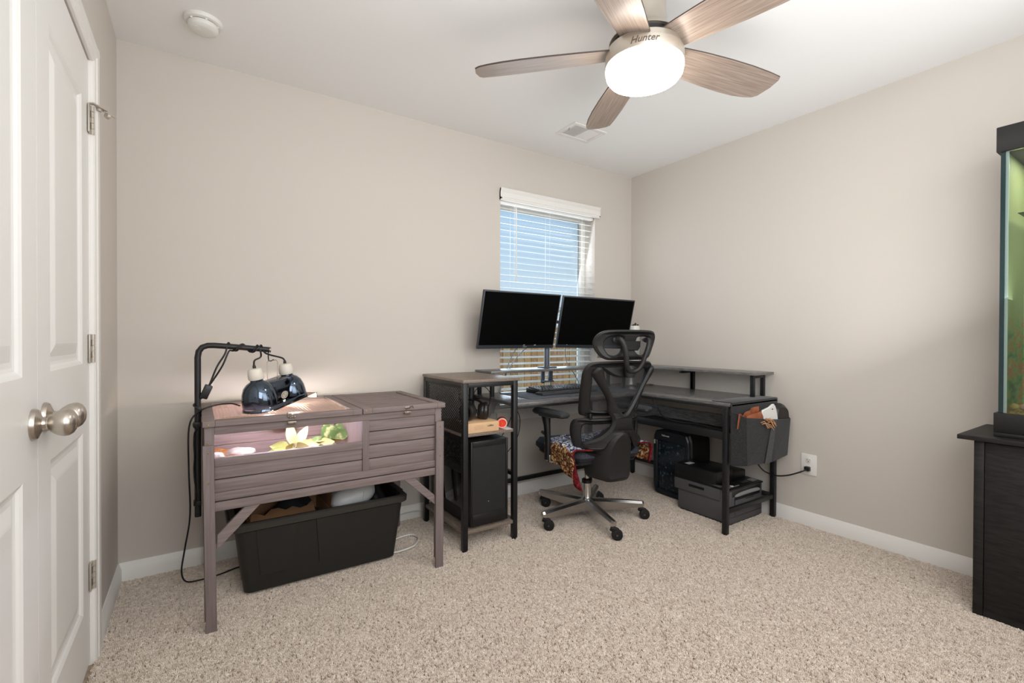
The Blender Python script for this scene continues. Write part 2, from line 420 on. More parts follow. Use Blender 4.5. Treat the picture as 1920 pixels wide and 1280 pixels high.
def door_knob(parent, y, z):
    m = basis((XL-.004, y, z), (0, 1, 0), (0, 0, 1))          # local z = +x, out of the door
    ros = MB().lathe([(0, 0), (.035, 0), (.035, .004), (.032, .009), (.022, .013), (.0135, .017), (.0125, .022), (.0135, .024), (.0135, .027), (.012, .028)], m)
    o = ros.build('knob_rose', M['nickel'], parent)
    prof = [(.0, .024), (.012, .025), (.016, .028), (.023, .035), (.0285, .044), (.0308, .053), (.0298, .061), (.0252, .068), (.017, .073), (.008, .0755), (0, .076)]
    k = MB().lathe(prof, m, n=32)
    k.build('knob', M['nickel'], parent)
door_knob(d_left, ym-.042, .912)
door_knob(d_right, ym+.055, .915)
for z, top in ((.30, False), (1.067, False), (1.835, True)):
    hg = MB()
    x0 = XL+.001
    hg.box(x0-.003, x0+.0015, DY1-.030, DY1-.002, z-.047, z+.047, .001)
    for k in range(5):
        za = z-.048+k*.0192
        hg.cyl((x0+.004, DY1+.002, za+.0006), (x0+.004, DY1+.002, za+.0186), .0068, n=12)
    hg.box(x0+.001, x0+.0035, DY1-.002, DY1+.012, z-.047, z+.047)
    h = hg.build('hinge', M['hinge'], d_right)
    sl = MB()
    for zz in (z-.022, z+.018): sl.box(x0+.0015, x0+.0024, DY1-.012, DY1-.006, zz-.011, zz+.011)
    sl.build('hinge_slot', M['black_plastic'], h)
    if top:   # hinge-pin door stop
        s_ = MB()
        s_.bar((x0+.004, DY1-.012, z+.054), (x0+.036, DY1+.035, z+.054), .016, .004)
        s_.cyl((x0+.030, DY1+.030, z+.050), (x0+.058, DY1+.058, z+.046), .0032, n=10)
        s_.cyl((x0+.020, DY1+.022, z+.044), (x0+.020, DY1+.022, z+.058), .007, n=12)
        s_.lathe([(0, 0), (.009, 0), (.0105, .004), (.0105, .009), (.007, .013), (0, .013)], basis((x0+.036, DY1+.036, z+.040), (0, 0, 1), (.7, -.7, 0)))
        s_.build('door_stop', M['hinge'], d_right)

# ---------------------------------------------------------------- window
wf = MB(); yo, yi = .158, .112; fw = .045
wf.box(WX0, WX0+fw, yi, yo, WZ0, WZ1, .003).box(WX1-fw, WX1, yi, yo, WZ0, WZ1, .003).box(WX0+fw, WX1-fw, yi, yo, WZ1-fw, WZ1, .003).box(WX0+fw, WX1-fw, yi, yo, WZ0, WZ0+fw, .003)
zr = 1.325
wf.box(WX0+fw, WX1-fw, yi+.006, yo-.006, zr-.02, zr+.02, .003)
win = struct('window_1', wf, M['white_plastic'])
MB().box(WX0+fw, WX1-fw, .140, .144, WZ0+fw, zr-.02).build('pane', M['glass'], win)
MB().box(WX0+fw, WX1-fw, .140, .144, zr+.02, WZ1-fw).build('pane', M['glass'], win)
lk = MB().box(-.89, -.81, yi-.008, yi+.006, zr+.016, zr+.034, .003).build('sash_lock', M['white_plastic'], win)
ss = MB().box(WX0-.045, WX1+.045, -.036, .112, WZ0-.004, WZ0+.018, .004).box(WX0-.03, WX1+.03, -.018, 0, WZ0-.066, WZ0-.004, .003)
struct('sill_1', ss, M['trim'])

# blind
bl = thing('window_blind', 'white two inch slat blind under a moulded valance, in the window behind the monitors', 'blind', (-.85, .03, 2.04))
vp = [(-.026, 2.045), (-.030, 2.052), (-.030, 2.062), (-.024, 2.070), (-.024, 2.100), (-.032, 2.110), (-.036, 2.126), (-.018, 2.126), (-.012, 2.1), (-.012, 2.045)]
v_ = MB(); x0, x1 = WX0-.014, WX1+.032
A = [v_.bm.verts.new((x0, y, z)) for y, z in vp]; B = [v_.bm.verts.new((x1, y, z)) for y, z in vp]
for k in range(len(vp)): v_.face((A[k], A[(k+1) % len(vp)], B[(k+1) % len(vp)], B[k]))
v_.face(A); v_.face(B[::-1])
v_.box(x0, x0+.01, -.03, .001, 2.047, 2.124).box(x1-.01, x1, -.03, .001, 2.047, 2.124)
v_.build('valance', M['trim'], bl, smooth=25)
MB().box(WX0+.008, WX1-.008, .012, .062, 2.03, 2.072, .003).build('headrail', M['slat'], bl)
zs = 1.992; tilt = math.radians(12)
slat0 = None; ns = 0
while zs > .655:
    if slat0 is None:
        s_ = MB(); hw = .025
        pr = [(-hw, 0), (-hw*.5, .0007), (0, .0010), (hw*.5, .0007), (hw, 0), (hw*.5, -.0004), (0, -.0002), (-hw*.5, -.0004)]
        ca, sa = math.cos(tilt), math.sin(tilt)
        pr = [(.037+y*ca-z*sa, zs+y*sa+z*ca) for y, z in pr]
        A = [s_.bm.verts.new((WX0+.008, y, z)) for y, z in pr]; B = [s_.bm.verts.new((WX1-.008, y, z)) for y, z in pr]
        for k in range(len(pr)): s_.face((A[k], A[(k+1) % len(pr)], B[(k+1) % len(pr)], B[k]))
        s_.face(A); s_.face(B[::-1])
        slat0 = s_.build('slat', M['slat'], bl, smooth=50)
    else:
        o = slat0.copy(); C.objects.link(o); o.location.z = -ns*.0445
    ns += 1; zs -= .0445
MB().box(WX0+.008, WX1-.008, .014, .060, .622, .640, .003).build('bottom_rail', M['slat'], bl)
for x in (-1.165, -.85, -.535):
    t = MB()
    for y in (.0105, .0635): t.cyl((x, y, .63), (x, y, 2.03), .0009, n=5)
    t.build('ladder_cord', M['slat'], bl)
MB().tube([(-1.158, .004, 2.03), (-1.158, -.004, 2.0), (-1.155, -.004, 1.50)], [.002, .005, .005], n=6).build('tilt_wand', M['white_plastic'], bl)

# ---------------------------------------------------------------- yard behind the window
MB().box(-6, 10, .3, 14, -.55, -.5).build('ground', pm('yard_soil', (120, 116, 84), .95, rgb2=(92, 98, 60), scale=6), kind='structure')
fe = thing('board_fence', 'sunlit brown wooden privacy fence outside the window behind the monitors', 'fence', (2.0, 4.0, -.5))
fmats = [pm('fence_board_'+n, c_, .85, rgb2=c2, scale=5, stretch=(10, 10, .8), spec=.1) for n, c_, c2 in (('tan', (196, 152, 100), (160, 118, 74)), ('brown', (176, 132, 84), (138, 98, 58)), ('grey', (190, 160, 122), (160, 130, 96)))]
fmesh = {}
for k in range(46):
    x = -1.2+k*.146
    fm_ = random.choice(fmats)
    o = MB().box(x, x+.138, 4.0+random.uniform(-.004, .004), 4.018, -.45, 1.33+random.uniform(-.01, .01), .003).build('board', fm_, fe, smooth=0)
for z in (-.2, .45, 1.1): MB().box(-1.2, 5.5, 4.019, 4.058, z, z+.09).build('fence_rail', fmats[1], fe)

# ---------------------------------------------------------------- ceiling things
sd = thing('smoke_detector', 'round white smoke detector on the ceiling above the closet door', 'smoke detector', (-2.996, -.36, H))
T = Matrix.Translation((-2.996, -.36, H)) @ Matrix.Rotation(PI, 4, 'X')
MB().lathe([(0, 0), (.071, 0), (.071, .008), (.067, .014), (.056, .017), (0, .017)], T).build('base_ring', M['white_plastic'], sd)
MB().lathe([(.0, .017), (.0535, .017), (.0535, .0205), (0, .0205)], T).build('sensing_gap', M['black_plastic'], sd)
MB().lathe([(.0, .0195), (.0555, .0195), (.0565, .024), (.055, .036), (.048, .043), (.034, .046), (0, .046)], T).build('dome_cover', M['white_plastic'], sd)
for a in range(0, 360, 60):
    p = T @ Vector((.0545*math.cos(math.radians(a+18)), .0545*math.sin(math.radians(a+18)), .019))
    MB().box(p.x-.004, p.x+.004, p.y-.004, p.y+.004, p.z-.003, p.z+.003).build('gap_rib', M['white_plastic'], sd)
MB().lathe([(0, .046), (.013, .046), (.0125, .0475), (0, .0475)], T @ Matrix.Translation((-.02, .018, -.001)), n=20).build('test_button', M['trim'], sd)

vt = thing('ceiling_vent', 'white square two-way louvred air vent in the ceiling near the window wall', 'vent', (-.9385, -.43, H))
vx0, vx1, vy0, vy1 = -1.075, -.802, -.527, -.333
f_ = MB().box(vx0, vx1, vy0, vy0+.028, H-.008, H, .002).box(vx0, vx1, vy1-.028, vy1, H-.008, H, .002).box(vx0, vx0+.028, vy0+.028, vy1-.028, H-.008, H, .002).box(vx1-.028, vx1, vy0+.028, vy1-.028, H-.008, H, .002)
f_.box((vx0+vx1)/2-.003, (vx0+vx1)/2+.003, vy0+.028, vy1-.028, H-.008, H)
f_.build('vent_frame', M['trim'], vt)
MB().box(vx0+.026, vx1-.026, vy0+.026, vy1-.026, H-.0012, H-.0004).build('vent_backing', pm('vent_shadow_grey', (214, 218, 222), .8), vt)
for side in (0, 1):
    xs, xe = (vx0+.03, (vx0+vx1)/2-.004) if side == 0 else ((vx0+vx1)/2+.004, vx1-.03)
    n = 11
    for k in range(n):
        x = xs+(k+.5)*(xe-xs)/n; sg = -1 if side == 0 else 1
        MB().bar((x, vy0+.028, H-.0045), (x, vy1-.028, H-.0045), .0085, .0008, up=(sg*.22, 0, .97)).build('louvre_slat', M['trim'], vt)
MB().bar((vx0+.014, vy0+.07, H-.010), (vx0+.014, vy0+.082, H-.022), .003, .002).build('damper_lever', M['steel'], vt)

fan = thing('ceiling_fan', 'brushed nickel ceiling fan with five grey oak blades and a lit white bowl light', 'ceiling fan', (-1.591, -1.518, H))
fc = Vector((-1.591, -1.518, 0)); TF = Matrix.Translation((fc.x, fc.y, 0))
M['fan_metal'] = pm('fan_brushed_nickel', (206, 198, 186), .38, .85)
M['blade'] = pm('grey_oak_blade', (164, 147, 134), .34, rgb2=(132, 116, 105), scale=5, stretch=(1.2, 40, 10), spec=.5, detail=6)
M['blade_edge'] = pm('dark_blade_edge', (70, 58, 52), .6)
MB().lathe([(0, H), (.082, H), (.082, H-.012), (.078, H-.10), (.085, H-.15), (.108, H-.18), (.126, H-.195), (.132, 2.235), (0, 2.235)], TF, n=48).build('motor_housing', M['fan_metal'], fan)
MB().lathe([(0, 2.212), (.118, 2.212), (.118, 2.235), (0, 2.235)], TF, n=40).build('blade_slot', M['black_metal'], fan)
MB().lathe([(0, 2.212), (.132, 2.212), (.140, 2.206), (.142, 2.186), (.146, 2.184), (.147, 2.150), (.144, 2.144), (0, 2.144)], TF, n=56).build('light_collar', M['fan_metal'], fan)
M['bowl'] = pm('lit_opal_glass', (255, 250, 242), .3, emit=(255, 246, 235), es=24.0)
MB().lathe([(.144, 2.147), (.1455, 2.139), (.145, 2.128), (.141, 2.110), (.132, 2.098), (.110, 2.089), (.07, 2.084), (0, 2.082)], TF, n=56).build('light_bowl', M['bowl'], fan)
def blade_outline():
    half = [(.105, .056), (.16, .064), (.26, .076), (.36, .085), (.46, .090), (.54, .089), (.60, .082), (.64, .072)]
    tip = [(.660, .056), (.674, .0), (.672, -.045)]
    low = [(.660, -.062), (.60, -.068), (.50, -.073), (.38, -.073), (.26, -.069), (.16, -.062), (.105, -.056)]
    return half+tip+low
for k in range(5):
    a = math.radians(-10.8+72*k); pitch = math.radians(-13)
    R = Matrix.Translation((fc.x, fc.y, 2.205)) @ Matrix.Rotation(a, 4, 'Z') @ Matrix.Rotation(pitch, 4, 'X')
    b_ = MB().plate(blade_outline(), [], lambda u, v, t: R @ Vector((u, v, t)), .006, .001)
    bo = D.objects.new('blade', None); D.objects.remove(bo)
    bm_ = b_.bm; bmesh.ops.recalc_face_normals(bm_, faces=bm_.faces[:])
    # build in the blade's own axes so the grain runs along it
    bm_.transform(R.inverted()); me = D.meshes.new('blade'); bm_.to_mesh(me); bm_.free()
    me.materials.append(M['blade']); me.materials.append(M['blade_edge'])
    for p in me.polygons: p.material_index = 0 if abs(p.normal.z) > .9 else 1
    bo = D.objects.new('blade', me); C.objects.link(bo); bo.parent = fan
    bo.matrix_local = MW[fan.name].inverted() @ R
text_mesh('Hunter', .034, Matrix.Identity(4), pm('etched_logo', (92, 84, 74), .5), fan, 'logo', shear=.35, bold=.0003)
lg = [o for o in fan.children if o.name.startswith('logo')][0]
ang = math.radians(-142+3)       # the side of the collar that faces the room
for v in lg.data.vertices:       # wrap the script round the collar
    p = MW[fan.name] @ v.co; th = ang + p.x/.147
    v.co = MW[fan.name].inverted() @ Vector((fc.x+(.1475+p.z)*math.cos(th), fc.y+(.1475+p.z)*math.sin(th), 2.1672+p.y))

# ---------------------------------------------------------------- outlet on the right wall
ot = thing('wall_outlet', 'white duplex outlet low on the right wall beside the desk end', 'outlet', (0, -1.394, .36))
MB().box(-.006, 0, -1.437, -1.351, .302, .424, .003).build('cover_plate', M['trim'], ot)
for zc in (.388, .340):
    r_ = MB().lathe([(0, 0), (.0165, 0), (.0165, .0015), (.0155, .002), (0, .002)], basis((-.006, -1.394, zc), (0, -1, 0), (0, 0, 1)) @ Matrix.Rotation(PI, 4, 'Y') if False else basis((-.006, -1.394, zc), (0, 0, 1), (0, 1, 0)))
    r = r_.build('receptacle', M['white_plastic'], ot)
    h_ = MB().box(-.0086, -.008, -1.394-.0075, -1.394-.0055, zc, zc+.008).box(-.0086, -.008, -1.394+.0055, -1.394+.0075, zc, zc+.008).box(-.0086, -.008, -1.394-.002, -1.394+.002, zc-.009, zc-.004)
    h_.build('slot', M['black_plastic'], r)

# ================================================================== TORTOISE HOUSE
th_ = thing('tortoise_house', 'grey-washed wooden tortoise house on legs with a lit window and two hinged lids', 'pet house', (-2.515, -.37, 0))
G, GV = M['greywood'], M['greywood_v']
X0, X1, Y0, Y1 = -2.998, -2.034, -.660, -.085
def bd(name, *a, bev=.0015, mat=None, parent=None):
    return MB().box(*a, bev).build(name, mat or G, parent or th_)
# corner posts and rails of the box
for x in (X0, X1-.032):
    bd('corner_post', x, x+.032, Y0, Y0+.03, .449, .769, mat=GV); bd('corner_post', x, x+.032, Y1-.03, Y1, .449, .769, mat=GV)
bd('top_rail', X0+.0325, X1-.0325, Y0, Y0+.022, .738, .769)
bd('bottom_rail', X0+.0325, X1-.0325, Y0, Y0+.022, .487, .518)
bd('sill_rail', X0+.0325, -2.4125, Y0, Y0+.022, .617, .648)
bd('mid_post', -2.4120, -2.3840, Y0, Y0+.022, .518, .738, mat=GV)
for z0, z1 in ((.5685, .6155), (.518, .5650)): bd('plank', X0+.0325, -2.4125, Y0+.007, Y0+.019, z0, z1)
for z0, z1 in ((.6885, .7365), (.6290, .6850), (.5685, .6255), (.518, .565)): bd('plank', -2.3838, X1-.0325, Y0+.007, Y0+.019, z0, z1)
for k in range(5):
    z0 = .470+k*.0598
    bd('plank', X0+.0325, X1-.0325, Y1-.018, Y1-.006, z0, z0+.0585)
    bd('plank', X0+.006, X0+.018, Y0+.0305, Y1-.0305, z0, z0+.0585, mat=pm('grey_fir_side_%d' % k, (156, 140, 133), .7, rgb2=(138, 122, 116), scale=14, stretch=(6, 1, 12), spec=.2))
    bd('plank', X1-.018, X1-.006, Y0+.0305, Y1-.0305, z0, z0+.0585, mat=D.materials['grey_fir_side_%d' % k])
bd('partition', -2.405, -2.393, Y0+.0225, Y1-.0185, .515, .769, mat=GV)
bd('floor_board', X0+.019, X1-.019, Y0+.0225, Y1-.0185, .500, .511)
bd('gap_shade_board', X0+.0325, -2.4125, Y0+.0195, Y0+.0222, .487, .647, mat=M['black_wood']); bd('gap_shade_board', -2.3838, X1-.0325, Y0+.0195, Y0+.0222, .487, .737, mat=M['black_wood'])  # black boards added behind the planks to block inside light and darken the gaps
MB().box(-2.9655, -2.4125, Y0+.010, Y0+.013, .6482, .7378).build('window_pane', M['acrylic'], th_, smooth=0)
# legs, stretchers, braces
def leg(xa, xb, y0, y1, z1, dx):
    mb = MB(); v = []
    for z, d in ((0, dx), (z1, 0)): v += [mb.bm.verts.new((x+d, y, z)) for x, y in ((xa, y0), (xb, y0), (xb, y1), (xa, y1))]
    for f in ((0, 1, 2, 3), (4, 5, 6, 7), (0, 1, 5, 4), (1, 2, 6, 5), (2, 3, 7, 6), (3, 0, 4, 7)): mb.face([v[i] for i in f])
    bmesh.ops.bevel(mb.bm, geom=mb.bm.edges[:], offset=.002, segments=2, affect='EDGES', profile=.5)
    return mb.build('leg', GV, th_)
leg(-3.004, -2.968, -.672, -.6605, .702, .010); leg(-2.066, -2.026, -.672, -.6605, .704, -.002)
for xa, xb, d in ((-3.004, -2.968, .010), (-2.066, -2.026, -.002)):
    leg(xa, xb, Y1+.0005, Y1+.022, .702, d)
for x in (-3.000, -2.062):
    bd('leg_block', x+.001, x+.031, Y0, Y0+.028, .04, .448, mat=GV)
bd('stretcher', X0+.0325, X1-.0325, Y0-.002, Y0+.02, .449, .4825); bd('stretcher', X0+.0325, X1-.0325, Y1-.02, Y1+.002, .449, .4835)
def brace(pts, y):
    MB().plate(pts, [], lambda u, v, t: Vector((u, y+t, v)), .016, .0012).build('brace', G, th_)
brace([(-2.9575, .302), (-2.9575, .358), (-2.866, .4485), (-2.813, .4485)], Y0+.008)
brace([(-2.0685, .306), (-2.0685, .350), (-2.171, .4485), (-2.222, .4485)], Y0+.008)
for (x, z) in ((-2.985, .778), (-2.986, .712), (-2.985, .675), (-2.985, .560), (-2.045, .712), (-2.046, .68), (-2.046, .62), (-2.046, .54), (-2.40, .784)):
    MB().lathe([(0, 0), (.0035, 0), (.0028, .0016), (0, .002)], basis((x, -.6725 if z < .77 else -.6735, z), (1, 0, 0), (0, 0, 1)), n=10).build('screw', M['brass'], th_)
# lids
def lid_frame(name, x0, x1, w):
    y0, y1, z0, z1 = -.674, -.072, .7705, .7935
    mb = MB().box(x0, x0+w, y0, y1, z0, z1, .002).box(x1-w, x1, y0, y1, z0, z1, .002).box(x0+w, x1-w, y0, y0+.034, z0, z1, .002).box(x0+w, x1-w, y1-.036, y1, z0, z1, .002)
    return mb.build(name, G, th_)
l1 = lid_frame('screen_lid', -3.004, -2.4175, .040); l2 = lid_frame('slatted_lid', -2.4135, -2.020, .040)
mb = MB(); r = .0006
sx0, sx1, sy0, sy1, sz = -2.966, -2.4555, -.642, -.106, .782
n = int((sx1-sx0)/.0127)
for k in range(n+1): x = sx0+k*(sx1-sx0)/n; mb.tube([(x, sy0, sz), (x, sy1, sz)], r, n=4, cap=False)
n = int((sy1-sy0)/.0127)
for k in range(n+1): y = sy0+k*(sy1-sy0)/n; mb.tube([(sx0, y, sz+r), (sx1, y, sz+r)], r, n=4, cap=False)
so = mb.build('wire_screen', M['wire'], l1, smooth=0); so['kind'] = 'stuff'
ys = [-.640+k*(.532/7) for k in range(8)]
for a, b in zip(ys, ys[1:]): MB().box(-2.3735, -2.060, a+.0012, b-.0012, .774, .7865, .0015).build('slat', G, l2)
def latch(x, y, z, parent, open_):
    m = MB()
    m.box(x-.016, x+.016, y-.0025, y, z-.022, z-.010, .001).box(x-.014, x+.014, y-.0025, y, z+.002, z+.012, .001)
    for dx, dz in ((-.011, -.016), (.011, -.016), (-.009, .007), (.009, .007)): m.lathe([(0, 0), (.004, 0), (.003, .003), (0, .0035)], basis((x+dx, y-.0025, z+dz), (1, 0, 0), (0, 0, 1)), n=8)
    if open_: m.tube([(x-.012, y-.004, z+.006), (x-.006, y-.010, z+.014), (x+.002, y-.008, z+.008), (x+.010, y-.009, z+.018)], .0016, n=6).tube([(x-.014, y-.003, z+.008), (x-.018, y-.003, z+.026)], .0024, n=6)
    else: m.tube([(x-.010, y-.005, z-.014), (x-.004, y-.007, z+.008), (x+.008, y-.006, z+.008), (x+.018, y-.012, z+.016), (x+.024, y-.008, z+.004)], .0016, n=6)
    m.build('latch', M['steel'], parent)
latch(-2.700, -.674, .777, l1, True); latch(-2.210, -.674, .777, l2, False)

# what is inside it
sub = MB()
sub.grid(lambda u, v: Vector((-2.96+u*.55, -.632+v*.522, 0.528+.055*max(0, 1-u/.3)**.6*(.4+.6*v)+.008*noise.noise(Vector((u*9, v*9, 0)))+.006*noise.noise(Vector((u*30, v*30, 3))))), 48, 40)
o = sub.build('coir_bedding', pm('coir_bedding', (196, 140, 92), .95, rgb2=(150, 100, 62), scale=70, bump=.6, bscale=160, spec=.1), kind='stuff', smooth=60)
o['label'] = 'reddish coir bedding on the floor of the lit tortoise house'; o['category'] = 'bedding'
def rock(name, loc, s, mat, label, cat, group=None, seed=0):
    t = thing(name, label, cat, loc, 0, group); mb = MB()
    bmesh.ops.create_icosphere(mb.bm, subdivisions=3, radius=1)
    for v in mb.bm.verts:
        k = 1+.28*noise.noise(v.co*1.6+Vector((seed, 0, 0)))+.08*noise.noise(v.co*5+Vector((seed, 3, 0)))
        v.co = Vector((v.co.x*s[0]*k, v.co.y*s[1]*k, max(v.co.z, -.3)*s[2]*k))+Vector(loc)
    mb.build('rock_body', mat, t, smooth=60); return t
wr_ = pm('pale_quartz', (186, 182, 180), .6, rgb2=(160, 152, 148), scale=30, bump=.4, bscale=60)
rock('rock', (-2.945, -.36, .590), (.022, .02, .022), wr_, 'small white rock at the left end of the lit tortoise house window', 'rock', seed=2)
rock('rock', (-2.855, -.30, .588), (.06, .026, .022), pm('grey_bark_stone', (130, 120, 114), .8, rgb2=(176, 168, 162), scale=18, bump=.5, bscale=50), 'long pale grey rock lying beside the white rock inside the tortoise house', 'rock', seed=9)
lf_y = pm('yellow_green_leaf', (184, 190, 112), .5, rgb2=(214, 214, 156), scale=14, lo=.4, hi=.6)
lf_g = pm('variegated_green_leaf', (96, 124, 66), .5, rgb2=(210, 210, 150), scale=26, lo=.5, hi=.66)
def leaf(parent, base, dirv, L, Wd, mat, curl=.3):
    d = Vector(dirv).normalized(); s = d.cross(Vector((0, -1, .3))); s = s.normalized() if s.length > .05 else Vector((1, 0, 0)); u = s.cross(d)
    mb = MB(); prof = [0, .55, .92, 1.0, .82, .45, 0]
    rows = []
    for i, w in enumerate(prof):
        t = i/(len(prof)-1); c_ = Vector(base)+d*L*t-Vector((0, 0, 1))*curl*L*t*t
        rows.append([mb.bm.verts.new(c_+s*(j*Wd*w/2)+u*(abs(j)*Wd*w*.14)) for j in (-1, 0, 1)])
    for A, B in zip(rows, rows[1:]):
        for j in range(2): mb.face((A[j], A[j+1], B[j+1], B[j]))
    bmesh.ops.remove_doubles(mb.bm, verts=mb.bm.verts, dist=1e-5)
    mb.build('leaf', mat, parent, smooth=60)
def plant(loc, label, specs, mat):
    t = thing('leafy_plant', label, 'plant', loc); b = Vector(loc)
    st_ = MB()
    for (dx, dy, dz, L, Wd, cu) in specs:
        d = Vector((dx, dy, dz)).normalized(); L *= 1.35; Wd *= 1.25; p = b+d*.018
        st_.tube([b-Vector((0, 0, .01)), b+d*.010+Vector((0, 0, .004)), p], .0018, n=5); leaf(t, p, d, L, Wd, mat, cu)
    st_.tube([b-Vector((0, 0, .066)), b-Vector((.002, 0, .03)), b], .003, n=6)
    st_.build('stem', mat, t)
plant((-2.655, -.42, .592), 'yellow-green leafy plant in the middle of the lit tortoise house window', [(-.15, 0, 1, .088, .036, 0), (.55, .05, 1, .082, .034, .05), (-.9, -.2, .55, .075, .042, .25), (1, -.1, .5, .08, .042, .35), (-1, -.3, .12, .085, .035, .1), (.5, -.5, .5, .06, .038, .4), (1, .4, .3, .095, .04, .3), (-.4, -.5, .6, .05, .034, .4)], lf_y)
plant((-2.545, -.38, .590), 'low yellow-green plant just right of the middle plant in the tortoise house', [(-.7, -.2, .45, .06, .038, .4), (.5, -.3, .4, .06, .038, .4), (0, -.5, .6, .055, .04, .5), (.9, .2, .3, .06, .03, .4)], lf_y)
plant((-2.470, -.36, .588), 'dark green variegated plant at the right end of the tortoise house window', [(-.35, -.1, 1, .085, .062, .15), (.5, -.1, .8, .07, .055, .3), (.1, -.6, .7, .062, .05, .5), (-1, -.3, .5, .08, .06, .6), (.35, .2, 1, .085, .05, .2), (-1, .3, .3, .10, .05, .4)], lf_g)
sh_ = thing('plastic_ledge', 'small white ledge with a brown rim inside the lit tortoise house back wall', 'ledge', (-2.66, -.165, .66))
MB().lathe([(0, 0), (.05, 0), (.058, .012), (.06, .04), (.054, .04), (.05, .012), (0, .008)], Matrix.Translation((-2.66, -.165, .66)), n=28).build('bowl', M['white_plastic'], sh_)
MB().tube([(-2.66+.059*math.cos(2*PI*k/28), -.165+.059*math.sin(2*PI*k/28), .667) for k in range(28)], .005, n=6, closed=True).build('rim', pm('brown_rim', (120, 84, 54), .6), sh_)
ub = thing('tube_lamp', 'slim white reptile tube lamp under the wire screen inside the tortoise house', 'lamp', (-2.72, -.445, .755))
MB().box(-2.94, -2.50, -.478, -.412, .756, .766, .002).build('lamp_housing', M['grey_metal'], ub)
MB().cyl((-2.93, -.445, .748), (-2.51, -.445, .748), .006, n=12).build('lit_tube', pm('lit_uv_tube', (245, 240, 255), .4, emit=(240, 230, 252), es=200), ub)
def spot_in(loc, e, col, r):
    l = D.lights.new('heat_bulb_light', 'POINT'); l.energy = e; l.color = col; l.shadow_soft_size = r
    o = D.objects.new('heat_bulb_light', l); C.objects.link(o); o.location = loc
    return o

# ================================================================== HEAT LAMP AND ITS STAND
hs = thing('lamp_stand', 'black bent-tube lamp stand clamped to the left end of the tortoise house', 'stand', (-3.018, -.33, .335))
px, py = -3.0175, -.335
path = [(px, py, .34), (px, py, .7), (px, py, 1.02), (px+.004, py, 1.045), (px+.016, py, 1.062), (px+.036, py-.001, 1.070), (px+.06, py-.002, 1.070), (px+.13, py-.006, 1.064), (px+.275, py-.014, 1.049)]
MB().tube(path, .0122, n=14).build('pole', M['black_metal'], hs)
MB().lathe([(0, 0), (.0126, 0), (.0126, .006), (.0095, .007), (.0095, .0), (0, .001)], basis((px+.272, py-.014, 1.0492), (0, 1, 0), (.05, 0, 1)), n=14).build('end_cap', M['steel'], hs)
MB().tube([(px+.268, py-.014, 1.04), (px+.268, py-.014, 1.012), (px+.270, py-.016, .999), (px+.278, py-.02, .998), (px+.289, py-.024, 1.005)], .0026, n=8).build('hook', M['black_metal'], hs)
for z in (.40, .735): MB().box(px-.016, px+.0125, py-.016, py+.016, z-.010, z+.010, .002).build('bracket', M['black_metal'], hs)

hl = thing('heat_lamp', 'twin-dome heat lamp in dark mirror chrome lying tilted on the wire screen lid', 'lamp', (-2.72, -.37, .795))
M['dark_chrome'] = pm('blue_black_chrome', (88, 98, 112), .09, 1.0)
M['ceramic'] = pm('white_ceramic', (222, 216, 204), .5)
M['bright_chrome'] = pm('reflector_inside', (176, 150, 130), .25, 1.0)
dv = Vector((.140, .120, 0)).normalized()
cL, cR = Vector((-2.788, -.435, .810)), Vector((-2.652, -.318, .822))
ax = Vector((-.16, -.10, 1)).normalized()
def dome_m(c_): return basis(c_, dv - ax*dv.dot(ax), ax.cross((dv-ax*dv.dot(ax)).normalized()))
for c_ in (cL, cR):
    m_ = dome_m(c_)
    dprof = [(.0715, 0), (.0705, .03), (.066, .058), (.056, .083), (.042, .098), (.028, .106), (.025, .110), (.025, .118)]
    d_ = MB().lathe(dprof, m_, n=40); d_.build('dome', M['dark_chrome'], hl)
    s_ = MB().lathe([(.018, .116), (.029, .117), (.031, .122), (.031, .140), (.027, .158), (.024, .163), (.012, .166), (0, .166)], m_, n=24); so_ = s_.build('socket', M['ceramic'], hl)
    MB().lathe([(0, .166), (.007, .166), (.006, .176), (.0035, .182), (0, .182)], m_, n=10).build('strain_relief', M['rubber'], so_)
    MB().lathe([(0, .070), (.012, .066), (.026, .050), (.03, .034), (.026, .02), (0, .014)], m_, n=18).build('bulb', pm('glowing_heat_bulb', (255, 236, 205), .4, emit=(255, 214, 150), es=7), hl)
mm = dome_m((cL+cR)/2); hd = (cR-cL).length/2
# web joining the domes and the flat rectangular skirt under them
MB().box(-hd, hd, -.046, .046, .002, .102, .016, mm).build('web', M['dark_chrome'], hl)
sk = MB()
def sk_pt(u, v):
    a = 2*PI*u
    return None
n = 44; ring = []
for lv, (ro, zz) in enumerate(((.069, .008), (.0725, .002), (.0735, -.006), (.072, -.007), (.070, .001), (.066, .006))):
    R_ = []
    for k in range(n):
        a = 2*PI*k/n; cx = hd if math.cos(a) >= 0 else -hd
        R_.append(sk.bm.verts.new(mm @ Vector((cx+ro*math.cos(a), ro*math.sin(a)*1.02, zz))))
    ring.append(R_)
for A, B in zip(ring, ring[1:]):
    for k in range(n): sk.face((A[k], A[(k+1) % n], B[(k+1) % n], B[k]))
sk.build('skirt', M['dark_chrome'], hl)
fl_ = MB().box(-hd-.012, hd+.080, -.082, .082, -.0105, -.009, 0, mm).box(hd+.076, hd+.082, -.082, .06, -.030, -.009, 0, mm)
fl_.build('edge_plate', M['bright_chrome'], hl)
bd_ = MB().lathe([(0, 0), (.021, 0), (.021, .001), (0, .0012)], basis(mm @ Vector((.004, -.0475, .030)), mm.to_3x3() @ Vector((1, 0, 0)), mm.to_3x3() @ Vector((0, -.12, 1))), n=24, sy=.8)
bo_ = bd_.build('badge', pm('cream_badge', (214, 206, 190), .5), hl)
bm2 = basis(mm @ Vector((.004, -.0492, .030)), mm.to_3x3() @ Vector((1, 0, 0)), mm.to_3x3() @ Vector((0, -.12, 1)))
